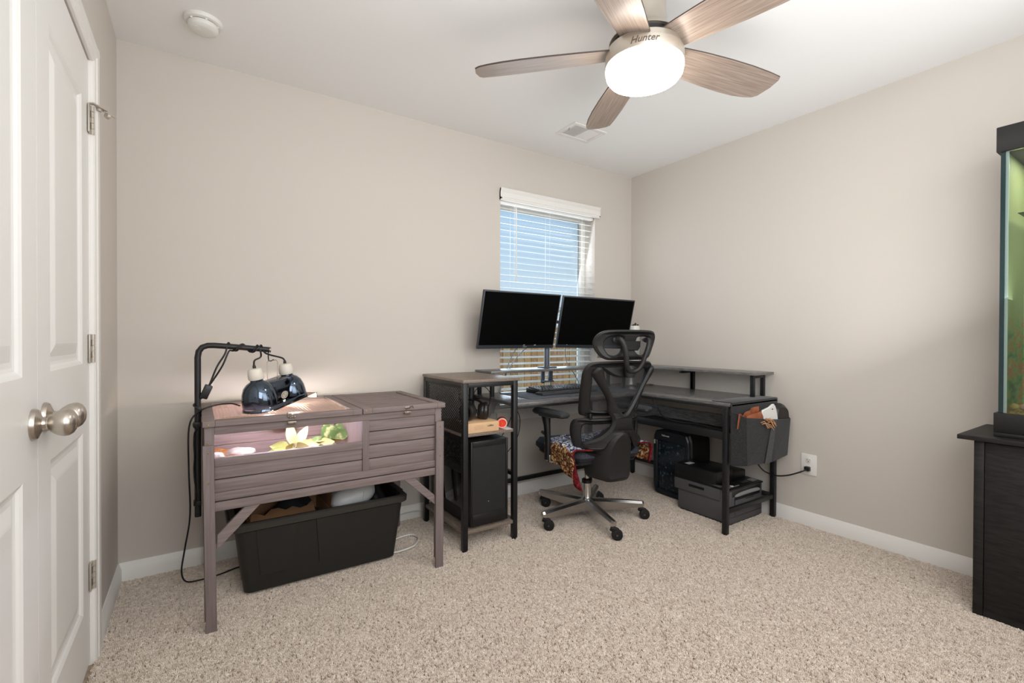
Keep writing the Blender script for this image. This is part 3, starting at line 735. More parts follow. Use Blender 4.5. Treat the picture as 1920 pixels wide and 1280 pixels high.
rg = MB()
for rr in (.017, .0125): rg.tube([bm2 @ Vector((rr*math.cos(2*PI*k/24), .8*rr*math.sin(2*PI*k/24), 0)) for k in range(24)], .0007, n=4, closed=True)
rg.tube([bm2 @ Vector(p) for p in ((-.008, .004, 0), (-.002, .006, 0), (.003, .003, 0), (-.004, -.002, 0), (.002, -.006, 0), (.008, -.003, 0))], .001, n=4)
rg.build('emblem', pm('badge_print', (96, 84, 70), .6), bo_)
tb = mm @ Vector((-.030, 0, .101)); tc_ = mm @ Vector((.030, 0, .101)); tz = Vector((.0, 0, 1))
MB().tube([tb, tb+Vector((-.003, 0, .085)), tb+Vector((.004, 0, .092)), tc_+Vector((-.006, 0, .082)), tc_+Vector((0, 0, .074)), tc_], .0014, n=6).build('bail_wire', M['steel'], hl)
for p in (tb, tc_): MB().lathe([(0, 0), (.004, 0), (.004, .006), (0, .007)], Matrix.Translation(p-Vector((0, 0, .002))), n=8).build('bail_nut', M['steel'], hl)
spot_in(cL+Vector((.03, .0, -.020)), 3.2, (1, .88, .72), .02); spot_in(cR+Vector((.02, .0, -.028)), 3.2, (1, .88, .72), .02)

# lamp cables
sL = dome_m(cL) @ Vector((0, 0, .180)); sR = dome_m(cR) @ Vector((0, 0, .180)); e_ = Vector((px, py, 0))
def cable(name, pts, r, label, cat='cable', mat=None, n=6, sub=5, parent=None):
    o = MB().tube(smooth_loop(pts, sub, closed=False), r, n=n).build(name, mat or M['rubber'], parent, smooth=60)
    if parent is None: tag(o, label, cat)
    return o
armz = lambda t: Vector((px+.03+t*.245, py-.001-t*.013, 1.070-.021*max(0, t*1.05-.05)))
def wrap(t0, t1, turns, r=.0158, n=14): return [armz(t0+(t1-t0)*k/n)+Vector((0, r*math.cos(2*PI*turns*k/n+1.6), r*math.sin(2*PI*turns*k/n+1.6))) for k in range(n+1)]
sw = Vector((px+.030, py-.010, .872))
cable('lamp_cable', [sL, sL+Vector((.003, 0, .02)), armz(.88)+Vector((-.01, -.012, -.035)), armz(.84)+Vector((0, -.014, -.012))]+wrap(.80, .33, 2.0)+[armz(.30)+Vector((-.004, -.012, -.03)), armz(.16)+Vector((0, -.012, -.09)), sw+Vector((.012, -.002, .03)), sw+Vector((0, 0, .018))], .0038, 'thin black lamp cable from the left dome wrapped round the stand arm')
cable('lamp_cable', [sR, sR+Vector((-.012, -.004, .012)), armz(.95)+Vector((.012, -.012, -.024)), armz(.90)+Vector((0, -.014, -.012))]+wrap(.86, .40, 1.5, .0165)+[armz(.34)+Vector((0, -.014, -.02)), armz(.24)+Vector((0, -.016, -.085)), sw+Vector((.020, -.004, .04)), sw+Vector((.004, 0, .018))], .0038, 'thin black lamp cable from the right dome wrapped round the stand arm')
swt = thing('inline_switch', 'black inline dimmer switch on the lamp cable against the stand pole', 'switch', tuple(sw))
MB().box(-.015, .015, -.011, .011, -.030, .030, .004, Matrix.Translation(sw) @ Matrix.Rotation(math.radians(22), 4, 'Y')).build('switch_body', M['black_plastic'], swt)
MB().lathe([(0, 0), (.006, 0), (.006, .003), (0, .003)], basis(sw+Vector((.003, -.0105, .006)), (1, 0, 0), (0, 0, 1)), n=14).build('dial', M['grip'], swt)
pz = lambda z, a, r=.0155: Vector((px+r*math.cos(a), py+r*math.sin(a), z))
cable('lamp_cable', [sw+Vector((-.010, 0, -.022))]+[pz(.82-.012*k, 3.6+k*.8, .016) for k in range(10)]+[pz(.70-.05*k, 3.9-.25*(k % 2), .0162) for k in range(5)]+[pz(.46, 4.2), Vector((px-.01, py-.02, .40))], .0030, 'black cable twisted down the stand pole below the inline switch')
cable('power_cable', [(-2.86, -.33, .8), (-2.90, -.34, .815), (-2.96, -.36, .812), (-3.015, -.36, .79), (-3.048, -.36, .73), (-3.050, -.33, .55), (-3.046, -.29, .34), (-3.066, -.25, .18), (-3.078, -.235, .08), (-3.062, -.225, .026), (-3.01, -.21, .012), (-2.93, -.19, .009), (-2.86, -.16, .009), (-2.75, -.14, .009)], .0034, 'black power cable hanging from the tortoise house screen to the carpet by the left wall')

# ================================================================== TOTE UNDER THE TORTOISE HOUSE
tt = thing('storage_tote', 'large charcoal plastic storage tote standing under the tortoise house', 'tote', (-2.52, -.31, 0))
cx, cy_ = -2.524, -.315
def rr(hx, hy, r, n=4):
    out = []
    for sx, sy, a0 in ((1, -1, -90), (1, 1, 0), (-1, 1, 90), (-1, -1, 180)):
        for k in range(n+1):
            a = math.radians(a0+90*k/n); out.append((cx+sx*(hx-r)+r*math.cos(a), cy_+sy*(hy-r)+r*math.sin(a)))
    return out
mb = MB()
lev = [(.318, .142, .03, .012), (.330, .152, .03, .016), (.362, .180, .03, .292), (.366, .184, .03, .294)]
outs = [[mb.bm.verts.new((x, y, z)) for x, y in rr(hx, hy, r)] for hx, hy, r, z in lev]
ins = [[mb.bm.verts.new((x, y, z)) for x, y in rr(hx-.006, hy-.006, r)] for hx, hy, r, z in ((.330, .152, .03, .022), (.364, .182, .03, .296))]
seq = outs+ins[::-1]
for A, B in zip(seq, seq[1:]):
    n = len(A)
    for k in range(n): mb.face((A[k], A[(k+1) % n], B[(k+1) % n], B[k]))
mb.face(outs[0]); mb.face(ins[0])
mb.build('tub', M['tote_plastic'], tt)
mb = MB(); rings = []
for hx, hy, z in ((.358, .176, .290), (.372, .190, .290), (.380, .198, .296), (.382, .200, .322), (.376, .194, .328), (.358, .176, .326)):
    rings.append([mb.bm.verts.new((x, y, z)) for x, y in rr(hx, hy, .034)])
for A, B in zip(rings, rings[1:]+rings[:1]):
    n = len(A)
    for k in range(n): mb.face((A[k], A[(k+1) % n], B[(k+1) % n], B[k]))
mb.build('rim', M['tote_rim_lit'], tt)
for (xa, xb) in ((-2.812, -2.657), (-2.572, -2.445)):
    p = MB(); w_ = []
    for t_, o_ in ((0, 0), (1, .006)):
        pts = [(xa, .289), (xb, .289), (xb-.012, .085), (xa+.018, .085)]
        w_.append([p.bm.verts.new((x, cy_-.142-.010-(.028*(z-.016)/.276)-o_+.001, z)) for x, z in pts])
    p.face(w_[1])
    for k in range(4): p.face((w_[0][k], w_[0][(k+1) % 4], w_[1][(k+1) % 4], w_[1][k]))
    p.build('front_rib', M['tote_plastic'], tt, smooth=0)
for s in (-1, 1):
    MB().box(cx+s*.374-.018, cx+s*.374+.018, cy_-.10, cy_+.10, .300, .326, .008).build('handle', M['tote_plastic'], tt)
# contents
cb = thing('cardboard_box', 'open brown cardboard box with torn flaps at the left inside the tote', 'box', (-2.66, -.315, .03))
Rz = Matrix.Translation((-2.67, -.315, .03)) @ Matrix.Rotation(.06, 4, 'Z')
b_ = MB()
for a in ((-.17, .17, -.13, -.126, 0, .27), (-.17, .17, .126, .13, 0, .27), (-.17, -.166, -.126, .126, 0, .27), (.166, .17, -.126, .126, 0, .27), (-.166, .166, -.126, .126, 0, .004)): b_.box(*a, 0, Rz)
b_.build('carton_body', M['cardboard'], cb, smooth=0)
def flap(p, q, d, L, jag):
    p, q, d = Vector(p), Vector(q), Vector(d).normalized(); mb = MB(); N = 9
    A = [mb.bm.verts.new(Rz @ (p+(q-p)*k/N)) for k in range(N+1)]
    B = [mb.bm.verts.new(Rz @ (p+(q-p)*k/N+d*(L+jag*math.sin(k*2.3)+jag*.7*math.sin(k*5.1)))) for k in range(N+1)]
    fs = [mb.face((A[k], A[k+1], B[k+1], B[k])) for k in range(N)]
    bmesh.ops.solidify(mb.bm, geom=fs, thickness=.004)
    mb.build('flap', M['cardboard'], cb, smooth=0)
flap((-.168, .128, .27), (.168, .128, .27), (0, .15, 1), .10, .010); flap((-.168, -.128, .27), (.10, -.128, .27), (0, .6, .35), .055, .012)
flap((.168, -.12, .27), (.168, .12, .27), (.10, 0, 1), .10, .003); flap((-.168, -.12, .27), (-.168, .12, .27), (.1, 0, 1), .07, .003)
dk = thing('fabric_bundle', 'black fabric bundle stuffed in the open cardboard box inside the tote', 'fabric', (-2.63, -.31, .04))
mb = MB(); bmesh.ops.create_icosphere(mb.bm, subdivisions=4, radius=1)
for v in mb.bm.verts:
    k = 1+.16*noise.noise(v.co*2.2)+.07*noise.noise(v.co*6)
    v.co = Vector((-2.645+.125*v.co.x*k, -.315+.092*v.co.y*k, .212+.140*v.co.z*k))
mb.build('folds', pm('black_cloth', (24, 24, 26), .9), dk, smooth=60)
wb2 = thing('white_bag', 'puffy white plastic mailer bag resting in the right half of the tote', 'bag', (-2.37, -.35, .22))
mb = MB()
def bagp(u, v):
    x = (u-.5)*2; a = 2*PI*v; pin = (1-abs(x)**3.2)**.42 if abs(x) < 1 else 0.0
    wr = .006*math.sin(11*a+4*x)*(1-pin)+.004*noise.noise(Vector((x*4, math.cos(a)*2, math.sin(a)*2)))
    return Vector((-2.378+x*.112, -.355+math.cos(a)*(.055+.03*pin)*(.35+.65*pin)+x*.01, .325+x*.016+math.sin(a)*(.058*pin+.003)+wr))
mb.grid(bagp, 24, 24); bmesh.ops.remove_doubles(mb.bm, verts=mb.bm.verts, dist=1e-4)
mb.build('bag_body', pm('white_poly_mailer', (206, 208, 210), .35), wb2, smooth=70)
MB().tube([Vector((-2.345+.004*math.sin(3*a), -.353+.0845*math.cos(a), .331+.0625*math.sin(a))) for a in [2*PI*k/28 for k in range(28)]], .0035, n=5, closed=True, flat=.4).build('seam', M['white_plastic'], wb2)
bb = thing('dark_pouch', 'black soft pouch slumped in the right corner of the tote behind the white bag', 'pouch', (-2.24, -.28, .1))
mb = MB(); bmesh.ops.create_icosphere(mb.bm, subdivisions=4, radius=1)
for v in mb.bm.verts:
    k = 1+.15*noise.noise(v.co*2.0+Vector((5, 0, 0)))+.06*noise.noise(v.co*6)
    v.co = Vector((-2.243+.056*v.co.x*k, -.27+.095*v.co.y*k, .205+.145*v.co.z*k))
mb.build('pouch_body', pm('black_nylon', (20, 22, 26), .6), bb, smooth=60)
cable('white_cable', [(-2.10, -.33, .012), (-2.17, -.315, .012), (-2.12, -.27, .012), (-2.03, -.255, .010), (-2.012, -.32, .010), (-2.07, -.40, .010), (-2.16, -.42, .010), (-2.21, -.41, .010)][1:], .0048, 'thick white cable looping on the carpet between the tote and desk tower', mat=M['white_plastic'])
cable('white_cable', [(-2.35, -.05, .05), (-2.2, -.03, .035), (-2.05, -.026, .045), (-1.92, -.026, .05), (-1.82, -.04, .035), (-1.7, -.08, .012)], .004, 'white cable running along the back baseboard behind the tortoise house', mat=M['white_plastic'])

# ================================================================== L-SHAPED DESK
dk_ = thing('corner_desk', 'black metal and charcoal board L-shaped desk with a side tower, filling the window corner', 'desk', (-.9, -.3, 0))
M['panel_grey'] = pm('grey_grained_panel', (104, 104, 104), .5, rgb2=(70, 70, 71), scale=12, stretch=(12, 2, 14))
BM, CB, CBY = M['black_metal'], M['charcoal_board'], M['charcoal_board_y']
def leg_d(x0, x1, y0, y1, z1, z0=.0):
    o = MB().box(x0, x1, y0, y1, z0+.006, z1, .002).build('leg', BM, dk_)
    f = MB().cyl(((x0+x1)/2, (y0+y1)/2, z0-.004), ((x0+x1)/2, (y0+y1)/2, z0+.008), .013, n=12).build('leg_foot', M['black_plastic'], o); return o
TX0, TX1, TY0, TY1, TZ = -1.882, -1.546, -.600, -.080, .888
lw = .028
for x in (TX0, TX1-lw):
    for y in (TY0, TY1-lw): leg_d(x, x+lw, y, y+lw, TZ-.016)
def rail(*a, name='frame_rail'): return MB().box(*a, .0015).build(name, BM, dk_)
rail(TX0+lw, TX1-lw, TY0, TY0+lw*.8, TZ-.04, TZ-.016); rail(TX0+lw, TX1-lw, TY1-lw*.8, TY1, TZ-.04, TZ-.016)
rail(TX0, TX0+lw*.8, TY0+lw, TY1-lw, TZ-.04, TZ-.016); rail(TX1-lw*.8, TX1, TY0+lw, TY1-lw, TZ-.04, TZ-.016)
MB().box(TX0-.004, TX1+.010, TY0-.004, TY1+.004, TZ-.0155, TZ, .001).build('tower_top', M['brown_board'], dk_)
MB().box(TX0+.004, TX1-.004, TY0+.004, TY1-.004, .592, .607, .001).build('tower_shelf', M['brown_board'], dk_)
MB().box(TX0+.004, TX1-.004, TY0+.004, TY1-.004, .088, .106, .001).build('tower_shelf', M['brown_board'], dk_)
rail(TX1-lw*.8, TX1, TY0+lw, TY1-lw, .345, .365)
rail(TX0+lw, TX1-lw, TY1-.02, TY1, .345, .365)
# perforated side panel: a real sheet with rows of round holes
def perf_panel():
    mb = MB(); pit = .020; r = .0042; xa = TX0+.006
    ya, yb, za, zb = TY0+lw, TY1-lw, .40, TZ-.041
    nx = int((yb-ya)/pit); nz = int((zb-za)/.0082); dy = (yb-ya)/nx; dz = (zb-za)/nz
    # staggered pattern: every cell is a quad, every other one carries a hole
    cache = {}
    def V(y, z):
        k = (round(y, 6), round(z, 6))
        if k not in cache: cache[k] = mb.bm.verts.new((xa, y, z))
        return cache[k]
    for i in range(nx*2):
        for j in range(nz):
            y0_ = ya+i*dy/2; z0_ = za+j*dz; y1_, z1_ = y0_+dy/2, z0_+dz
            c4 = [V(y0_, z0_), V(y1_, z0_), V(y1_, z1_), V(y0_, z1_)]
            if (i+j) % 2 == 0 and 1 <= i < nx*2-1 and 1 <= j < nz-1:
                cy2, cz2 = (y0_+y1_)/2, (z0_+z1_)/2; rr_ = min(dy/2, dz)*.42
                ring = [mb.bm.verts.new((xa, cy2+rr_*math.cos(a), cz2+rr_*math.sin(a))) for a in [math.radians(225+45*k) for k in range(8)]]
                for k in range(4):
                    a, b = c4[k], c4[(k+1) % 4]
                    mb.face((a, b, ring[(2*k+2) % 8], ring[2*k+1], ring[2*k]))
            else: mb.face(c4)
    mb.build('perforated_panel', BM, dk_, smooth=0)
perf_panel()
# main desk run along the window wall
DZ_ = .742
MB().box(-1.545, -.535, -.575, -.062, DZ_-.018, DZ_, .0012).build('desk_top', CB, dk_)
MB().box(-.534, -.018, -1.218, -.030, DZ_-.018, DZ_, .0012).build('desk_top', CBY, dk_)
rail(-1.545, -.545, -.570, -.545, DZ_-.033, DZ_-.0185); rail(-1.545, -.05, -.085, -.062, DZ_-.033, DZ_-.0185)
rail(-.548, -.520, -1.190, -.03, DZ_-.031, DZ_-.0185); rail(-.046, -.022, -1.190, -.03, DZ_-.031, DZ_-.0185); rail(-.520, -.046, -1.214, -1.190, DZ_-.031, DZ_-.0185)
for x, y in ((-.552, -1.216), (-.048, -1.216), (-.048, -.072), (-.522, -.072)): leg_d(x, x+.028, y, y+.028, DZ_-.019)
rail(-1.50, -.494, -.068, -.048, .120, .146, name='low_rail'); rail(-.494, -.050, -.068, -.048, .120, .146, name='low_rail')
rail(-.045, -.025, -1.188, -.075, .120, .146, name='low_rail'); rail(-.520, -.050, -1.212, -1.194, .118, .144, name='low_rail')
# wing shelf: wire mesh tray and a dark board behind it
rail(-.548, -.528, -1.188, -.50, .535, .580, name='tray_rail'); rail(-.30, -.285, -1.188, -.50, .535, .560, name='tray_rail')
rail(-.528, -.30, -.515, -.50, .535, .560, name='tray_rail')
mb = MB()
for k in range(62): y = -1.186+k*.0110; mb.tube([(-.530, y, .566), (-.29, y, .556)], .0011, n=4, cap=False)
for k in range(20): x = -.526+k*.0122; mb.tube([(x, -1.188, .5675-(x+.53)*.04), (x, -.505, .5675-(x+.53)*.04)], .0011, n=4, cap=False)
o = mb.build('wire_tray', BM, dk_, smooth=0); o['kind'] = 'stuff'
MB().box(-.30, -.286, -1.190, -.08, .530, .634, .001).build('back_panel', M['panel_grey'], dk_)
# raised monitor shelf on the window side, raised shelf on the wing
MB().box(-1.515, -.30, -.262, -.060, .884, .900, .001).build('raised_shelf', CB, dk_)
MB().box(-.235, -.020, -1.195, -.060, .884, .900, .001).build('raised_shelf', CBY, dk_)
MB().box(-.30, -.2355, -.262, -.060, .884, .900, .001).build('raised_shelf', CB, dk_)
def riser(x0, x1, y0, y1, both, bar):
    m = MB()
    for (x, y) in both: m.box(x, x+.022, y, y+.022, DZ_+.0005, .884, .001)
    m.box(*bar, .862, .8838, .001); m.build('riser_frame', BM, dk_)
riser(0, 0, 0, 0, ((-1.510, -.258), (-1.510, -.10)), (-1.510, -1.488, -.235, -.10))
riser(0, 0, 0, 0, ((-.36, -.258), (-.36, -.10)), (-.36, -.338, -.235, -.10))
riser(0, 0, 0, 0, ((-.172, -1.150), (-.058, -1.150)), (-.150, -.058, -1.150, -1.128))
riser(0, 0, 0, 0, ((-.052, -.635), (-.052, -.640)), (-.175, -.052, -.635, -.613))

# ---------------------------------------------------------------- in and on the tower
pc = thing('computer_tower', 'black desktop computer case with a mesh front on the bottom shelf of the desk tower', 'computer', (-1.716, -.35, .107))
PX0, PX1, PY0, PY1, PZ0, PZ1 = -1.832, -1.602, -.588, -.115, .118, .562
MB().box(PX0, PX1, PY0+.018, PY1, PZ0, PZ1, .004).build('case_body', M['dark_plastic'], pc)
ff = MB().box(PX0, PX0+.012, PY0, PY0+.0175, PZ0, PZ1, .002).box(PX1-.012, PX1, PY0, PY0+.0175, PZ0, PZ1, .002).box(PX0+.012, PX1-.012, PY0, PY0+.0175, PZ1-.03, PZ1, .002).box(PX0+.012, PX1-.012, PY0, PY0+.0175, PZ0, PZ0+.06, .002)
ff.build('front_frame', M['black_plastic'], pc)
mfront = pm('fine_black_front_mesh', (34, 34, 34), .6, rgb2=(16, 16, 17), scale=420, lo=.45, hi=.55)
MB().box(PX0+.012, PX1-.012, PY0+.005, PY0+.0165, PZ0+.06, PZ1-.03).build('front_mesh', mfront, pc)
MB().lathe([(0, 0), (.0022, 0), (.0018, .001), (0, .0012)], basis((-1.722, PY0+.0048, .235), (1, 0, 0), (0, 0, 1)), n=8).build('indicator', M['white_plastic'], pc)
MB().box(PX0-.003, PX0-.0002, PY0+.05, PY1-.01, PZ0+.07, PZ1-.012, .001).build('side_window', pm('smoked_side_glass', (8, 8, 10), .06, spec=.6), pc)
for x in (PX0+.02, PX1-.05):
    for y in (PY0+.03, PY1-.06): MB().box(x, x+.03, y, y+.03, .1065, PZ0, .002).build('case_foot', M['rubber'], pc)

ct = thing('carton', 'flat tan cardboard carton with printed side on the middle shelf of the desk tower', 'box', (-1.765, -.5, .6075))
MB().box(-1.852, -1.662, -.590, -.395, .6078, .6600, .0015).build('carton_body', pm('tan_carton', (220, 184, 146), .75, rgb2=(210, 174, 136), scale=8, spec=.2), ct)
MB().box(-1.8515, -1.6625, -.4945, -.4905, .6600, .6604).build('lid_seam', M['cardboard'], ct)
mp = pm('carton_print', (150, 122, 96), .8); mp2 = pm('carton_logo_print', (96, 78, 62), .8)
ln = MB()
for k, (a, b) in enumerate(((.010, .055), (.0, .06), (.0, .052), (.0, .06), (.0, .046))): ln.box(-1.815+a, -1.815+b, -.5906, -.5901, .6455-k*.0050, .6463-k*.0050)
ln.build('printed_lines', mp, ct, smooth=0)
text_mesh('LaBBet', .013, basis((-1.715, -.5903, .640), (1, 0, 0), (0, 0, 1)), mp2, ct, 'lettering', bold=.0003)

hp = thing('headphones', 'black over-ear headphones lying on the tan carton in the desk tower', 'headphones', (-1.77, -.47, .661))
M['leatherette'] = pm('black_leatherette', (30, 29, 28), .35, bump=.1, bscale=200)
def ear(c_, dirv, seed):
    d = Vector(dirv).normalized(); y = d.cross(Vector((0, 0, 1))).normalized(); m = basis(c_, y, Vector((0, 0, 1))) 
    if (m.to_3x3() @ Vector((0, 0, 1))).dot(d) < 0: m = basis(c_, -y, Vector((0, 0, 1)))
    MB().lathe([(0, -.030), (.018, -.030), (.034, -.026), (.043, -.014), (.0455, 0), (.044, .004), (0, .004)], m, n=32).build('ear_cup', M['leatherette'], hp)
    MB().lathe([(.044, .004), (.047, .010), (.0475, .017), (.044, .025), (.036, .029), (.027, .025), (.024, .012), (0, .010)], m, n=32).build('ear_pad', M['leatherette'], hp)
    return m
e1 = ear((-1.800, -.500, .7085), (-.9, -.42, .05), 0); e2 = ear((-1.712, -.505, .708), (.80, -.55, .10), 1)
pts = [Vector((-1.795, -.482, .748)), Vector((-1.795, -.44, .758)), Vector((-1.782, -.385, .752)), Vector((-1.752, -.350, .748)), Vector((-1.722, -.378, .752)), Vector((-1.712, -.44, .758)), Vector((-1.712, -.485, .748))]
MB().tube(smooth_loop(pts, 5, closed=False), .009, n=10, flat=.6, nrm=(0, 0, 1)).build('headband', M['leatherette'], hp)
for a in (pts[0], pts[-1]): MB().tube([a+Vector((0, .01, 0)), a+Vector((0, 0, -.012)), a+Vector((0, -.004, -.03))], .005, n=8).build('yoke', M['black_plastic'], hp)
rb = thing('round_container', 'small round dark red pot on its side, orange-red face outward, beside the tan carton', 'container', (-1.612, -.53, .6075))
mR = basis((-1.618, -.552, .6370), Vector((.90, -.43, 0)), Vector((-.06, -.12, 1)))
if (mR.to_3x3() @ Vector((0, 0, 1))).y > 0: mR = basis((-1.618, -.552, .6370), Vector((-.90, .43, 0)), Vector((-.06, -.12, 1)))
MB().lathe([(0, -.032), (.024, -.032), (.029, -.026), (.0295, -.004), (.028, 0), (.0, 0)], mR, n=32).build('pot_body', pm('maroon_plastic', (120, 34, 30), .5), rb)
MB().lathe([(.0225, .0005), (.0225, .004), (.0275, .004), (.0285, .0), (.0285, -.003), (.0225, .0005)], mR, n=32).build('pale_rim', pm('pale_pink_rim', (246, 190, 176), .5), rb)
MB().lathe([(0, .002), (.0225, .002), (.0225, .0005), (0, .0005)], mR, n=32).build('red_face', pm('orange_red_face', (236, 78, 48), .5, rgb2=(222, 60, 36), scale=90), rb)
bc = thing('blue_cap', 'small blue and white cap lying on the tan carton beside the headphones', 'cap', (-1.685, -.44, .661))
MB().lathe([(0, 0), (.022, 0), (.023, .008), (.018, .016), (0, .020)], Matrix.Translation((-1.679, -.438, .6604)), n=24).build('dome_top', pm('blue_plastic', (74, 118, 160), .4), bc)
MB().lathe([(.0232, .001), (.026, .001), (.026, .005), (.0232, .006)], Matrix.Translation((-1.679, -.438, .6604)), n=24).build('white_band', M['white_plastic'], bc)
pp = thing('paper_sheet', 'small white paper slip under the red pot on the middle tower shelf', 'paper', (-1.59, -.555, .6075))
MB().box(-1.617, -1.568, -.596, -.515, .6072, .6079).build('sheet', M['white_plastic'], pp)

# ---------------------------------------------------------------- monitors
def monitor(cx_, cy2, cz, w, h, tilt, yaw, roll, label, back):
    mn = thing('monitor', label, 'monitor', (cx_, cy2, cz))
    m = Matrix.Translation((cx_, cy2, cz)) @ Matrix.Rotation(yaw, 4, 'Z') @ Matrix.Rotation(tilt, 4, 'X') @ Matrix.Rotation(roll, 4, 'Y')
    MB().box(-w/2, w/2, -.006, .012, -h/2, h/2, .002, m).build('bezel', M['bezel'], mn)
    MB().box(-w/2+.008, w/2-.008, -.0068, -.0055, -h/2+.024, h/2-.008, 0, m).build('screen', M['screen'], mn, smooth=0)
    MB().box(-w*.32, w*.32, .0115, .034, -h*.32, h*.24, .008, m).build('rear_housing', M['dark_plastic'], mn)
    MB().box(-.05, .05, .0335, .043, -.05, .05, .003, m).build('mount_plate', M['grey_metal'], mn)
    MB().box(.045, .075, -.0072, -.0066, -h/2+.009, -h/2+.014, 0, m).build('logo_mark', pm('bezel_print', (120, 126, 132), .5), mn)
    return mn, m
mn1, mm1 = monitor(-1.266, -.215, 1.219, .600, .372, math.radians(14), 0, 0, 'left of the two black switched-off monitors above the desk, nearer the tortoise house', 1)
mn2, mm2 = monitor(-.642, -.262, 1.212, .612, .366, math.radians(14), math.radians(-8.5), math.radians(1.2), 'right of the two black switched-off monitors above the desk, partly behind the chair headrest', 1)
ar = thing('twin_monitor_mount', 'grey twin monitor arm clamped to the raised shelf behind the two monitors', 'monitor mount', (-.985, -.13, .90))
MB().box(-1.035, -.935, -.185, -.085, .9004, .908, .003).build('base_plate', M['grey_metal'], ar)
MB().cyl((-.985, -.132, .9085), (-.985, -.132, 1.34), .0185, n=20).build('post', M['grey_metal'], ar)
MB().cyl((-.985, -.132, 1.195), (-.985, -.132, 1.245), .027, n=20).build('collar', M['grey_metal'], ar)
for mt, s in ((mm1, -1), (mm2, 1)):
    e = mt @ Vector((0, .052, 0)); mid = Vector((-.985+s*.17, -.105, 1.22))
    MB().bar((-.985+s*.028, -.128, 1.22), mid, .03, .022, bev=.004).bar(mid, e+Vector((0, .010, 0)), .03, .022, bev=.004).cyl(mid-Vector((0, 0, .02)), mid+Vector((0, 0, .02)), .019, n=16).build('arm_segment', M['grey_metal'], ar)
    MB().box(-.02, .02, .0435, .064, -.02, .02, .003, mt).build('tilt_head', M['grey_metal'], ar)
cl = MB().box(-1.03, -.94, -.274, -.264, .800, .883, .002)
cl = MB().box(-1.012, -.990, -.118, -.096, .79, .8835, .002).box(-1.012, -.942, -.16, -.096, .80, .812, .002).box(-.966, -.944, -.150, -.120, .812, .8835, .002)
cl.build('desk_clamp', M['grey_metal'], ar)
MB().cyl((-.955, -.135, .760), (-.955, -.135, .80), .006, n=10).lathe([(0, .752), (.016, .752), (.016, .762), (0, .762)], Matrix.Translation((-.955, -.135, 0)), n=16).build('clamp_screw', M['steel'], ar)

# ---------------------------------------------------------------- on the desk top
mp_ = MB().box(-1.372, -.45, -.488, -.135, DZ_+.0003, DZ_+.0035, .001).build('desk_mat', pm('charcoal_desk_mat', (84, 90, 98), .8, bump=.15, bscale=700))
tag(mp_, 'wide charcoal desk mat lying under the keyboard on the desk', 'desk mat')
kb = thing('keyboard', 'black mechanical keyboard with raised keys on the desk mat', 'keyboard', (-.975, -.24, DZ_+.004))
kx0, kx1, ky0, ky1 = -1.195, -.755, -.318, -.180
def kz(y): return DZ_+.0045+.020+(y-ky0)*.07
mb = MB(); v = [mb.bm.verts.new(p) for p in ((kx0, ky0, DZ_+.004), (kx1, ky0, DZ_+.004), (kx1, ky1, DZ_+.004), (kx0, ky1, DZ_+.004), (kx0, ky0, kz(ky0)), (kx1, ky0, kz(ky0)), (kx1, ky1, kz(ky1)), (kx0, ky1, kz(ky1)))]
for f in ((0, 1, 2, 3), (4, 5, 6, 7), (0, 1, 5, 4), (1, 2, 6, 5), (2, 3, 7, 6), (3, 0, 4, 7)): mb.face([v[i] for i in f])
bmesh.ops.bevel(mb.bm, geom=mb.bm.edges[:], offset=.003, segments=2, affect='EDGES', profile=.5)
mb.build('case', M['black_plastic'], kb)
key0 = None; kmat = pm('keycap_plastic', (66, 68, 72), .35)
def keycap(x, y, w):
    z = kz(y); m = MB(); a, b = .0082*w, .0058*w if w == 1 else .0082*w-.0024
    lo_ = [m.bm.verts.new((x+sx*(.0082+.0095*(w-1)), y+sy*.0082, z-.001)) for sx, sy in ((-1, -1), (1, -1), (1, 1), (-1, 1))]
    hi_ = [m.bm.verts.new((x+sx*(.0060+.0095*(w-1)), y+.001+sy*.0062, z+.0095)) for sx, sy in ((-1, -1), (1, -1), (1, 1), (-1, 1))]
    m.face(lo_); m.face(hi_)
    for k in range(4): m.face((lo_[k], lo_[(k+1) % 4], hi_[(k+1) % 4], hi_[k]))
    return m.build('key', kmat, kb, smooth=0)
rows = [[1]*22, [1]*14+[1.5]+[1]*6, [1.5]+[1]*12+[1.5]+[1]*6, [1.75]+[1]*11+[2.2]+[1]*5, [2.2]+[1]*10+[2.6]+[1]*5, [1.25]*3+[6]+[1.25]*4+[1]*5]
for r_i, row in enumerate(rows):
    y = ky1-.016-r_i*.0205-(0 if r_i == 0 else .004); x = kx0+.012; tot = sum(row); u_ = (kx1-kx0-.020)/tot
    for w in row:
        cx3 = x+u_*w/2; sc = u_/.0195
        keycap(cx3, y, 1+(w-1)*u_/.019*1.0 if w > 1 else 1); x += u_*w
wr2 = thing('wrist_rest', 'flat black wrist rest in front of the keyboard', 'wrist rest', (-.985, -.37, DZ_+.004))
MB().box(-1.225, -.76, -.405, -.325, DZ_+.0037, DZ_+.020, .005).build('pad', pm('grey_black_wrist_pad', (58, 60, 64), .6), wr2)
tm = thing('tumbler', 'short grey metal cup on the desk corner behind the chair backrest', 'cup', (-.215, -.19, DZ_))
MB().lathe([(0, .0003), (.050, .0003), (.052, .006), (.047, .010), (.046, .096), (.048, .10), (.0455, .10), (.0435, .012), (0, .012)], Matrix.Translation((-.215, -.19, DZ_)), n=32).build('cup_body', pm('brushed_grey_tin', (176, 176, 172), .35, .7), tm)
wn_ = thing('wire_offcut', 'bronze coloured slip of paper on the desk corner near the right wall', 'paper', (-.09, -.26, DZ_))
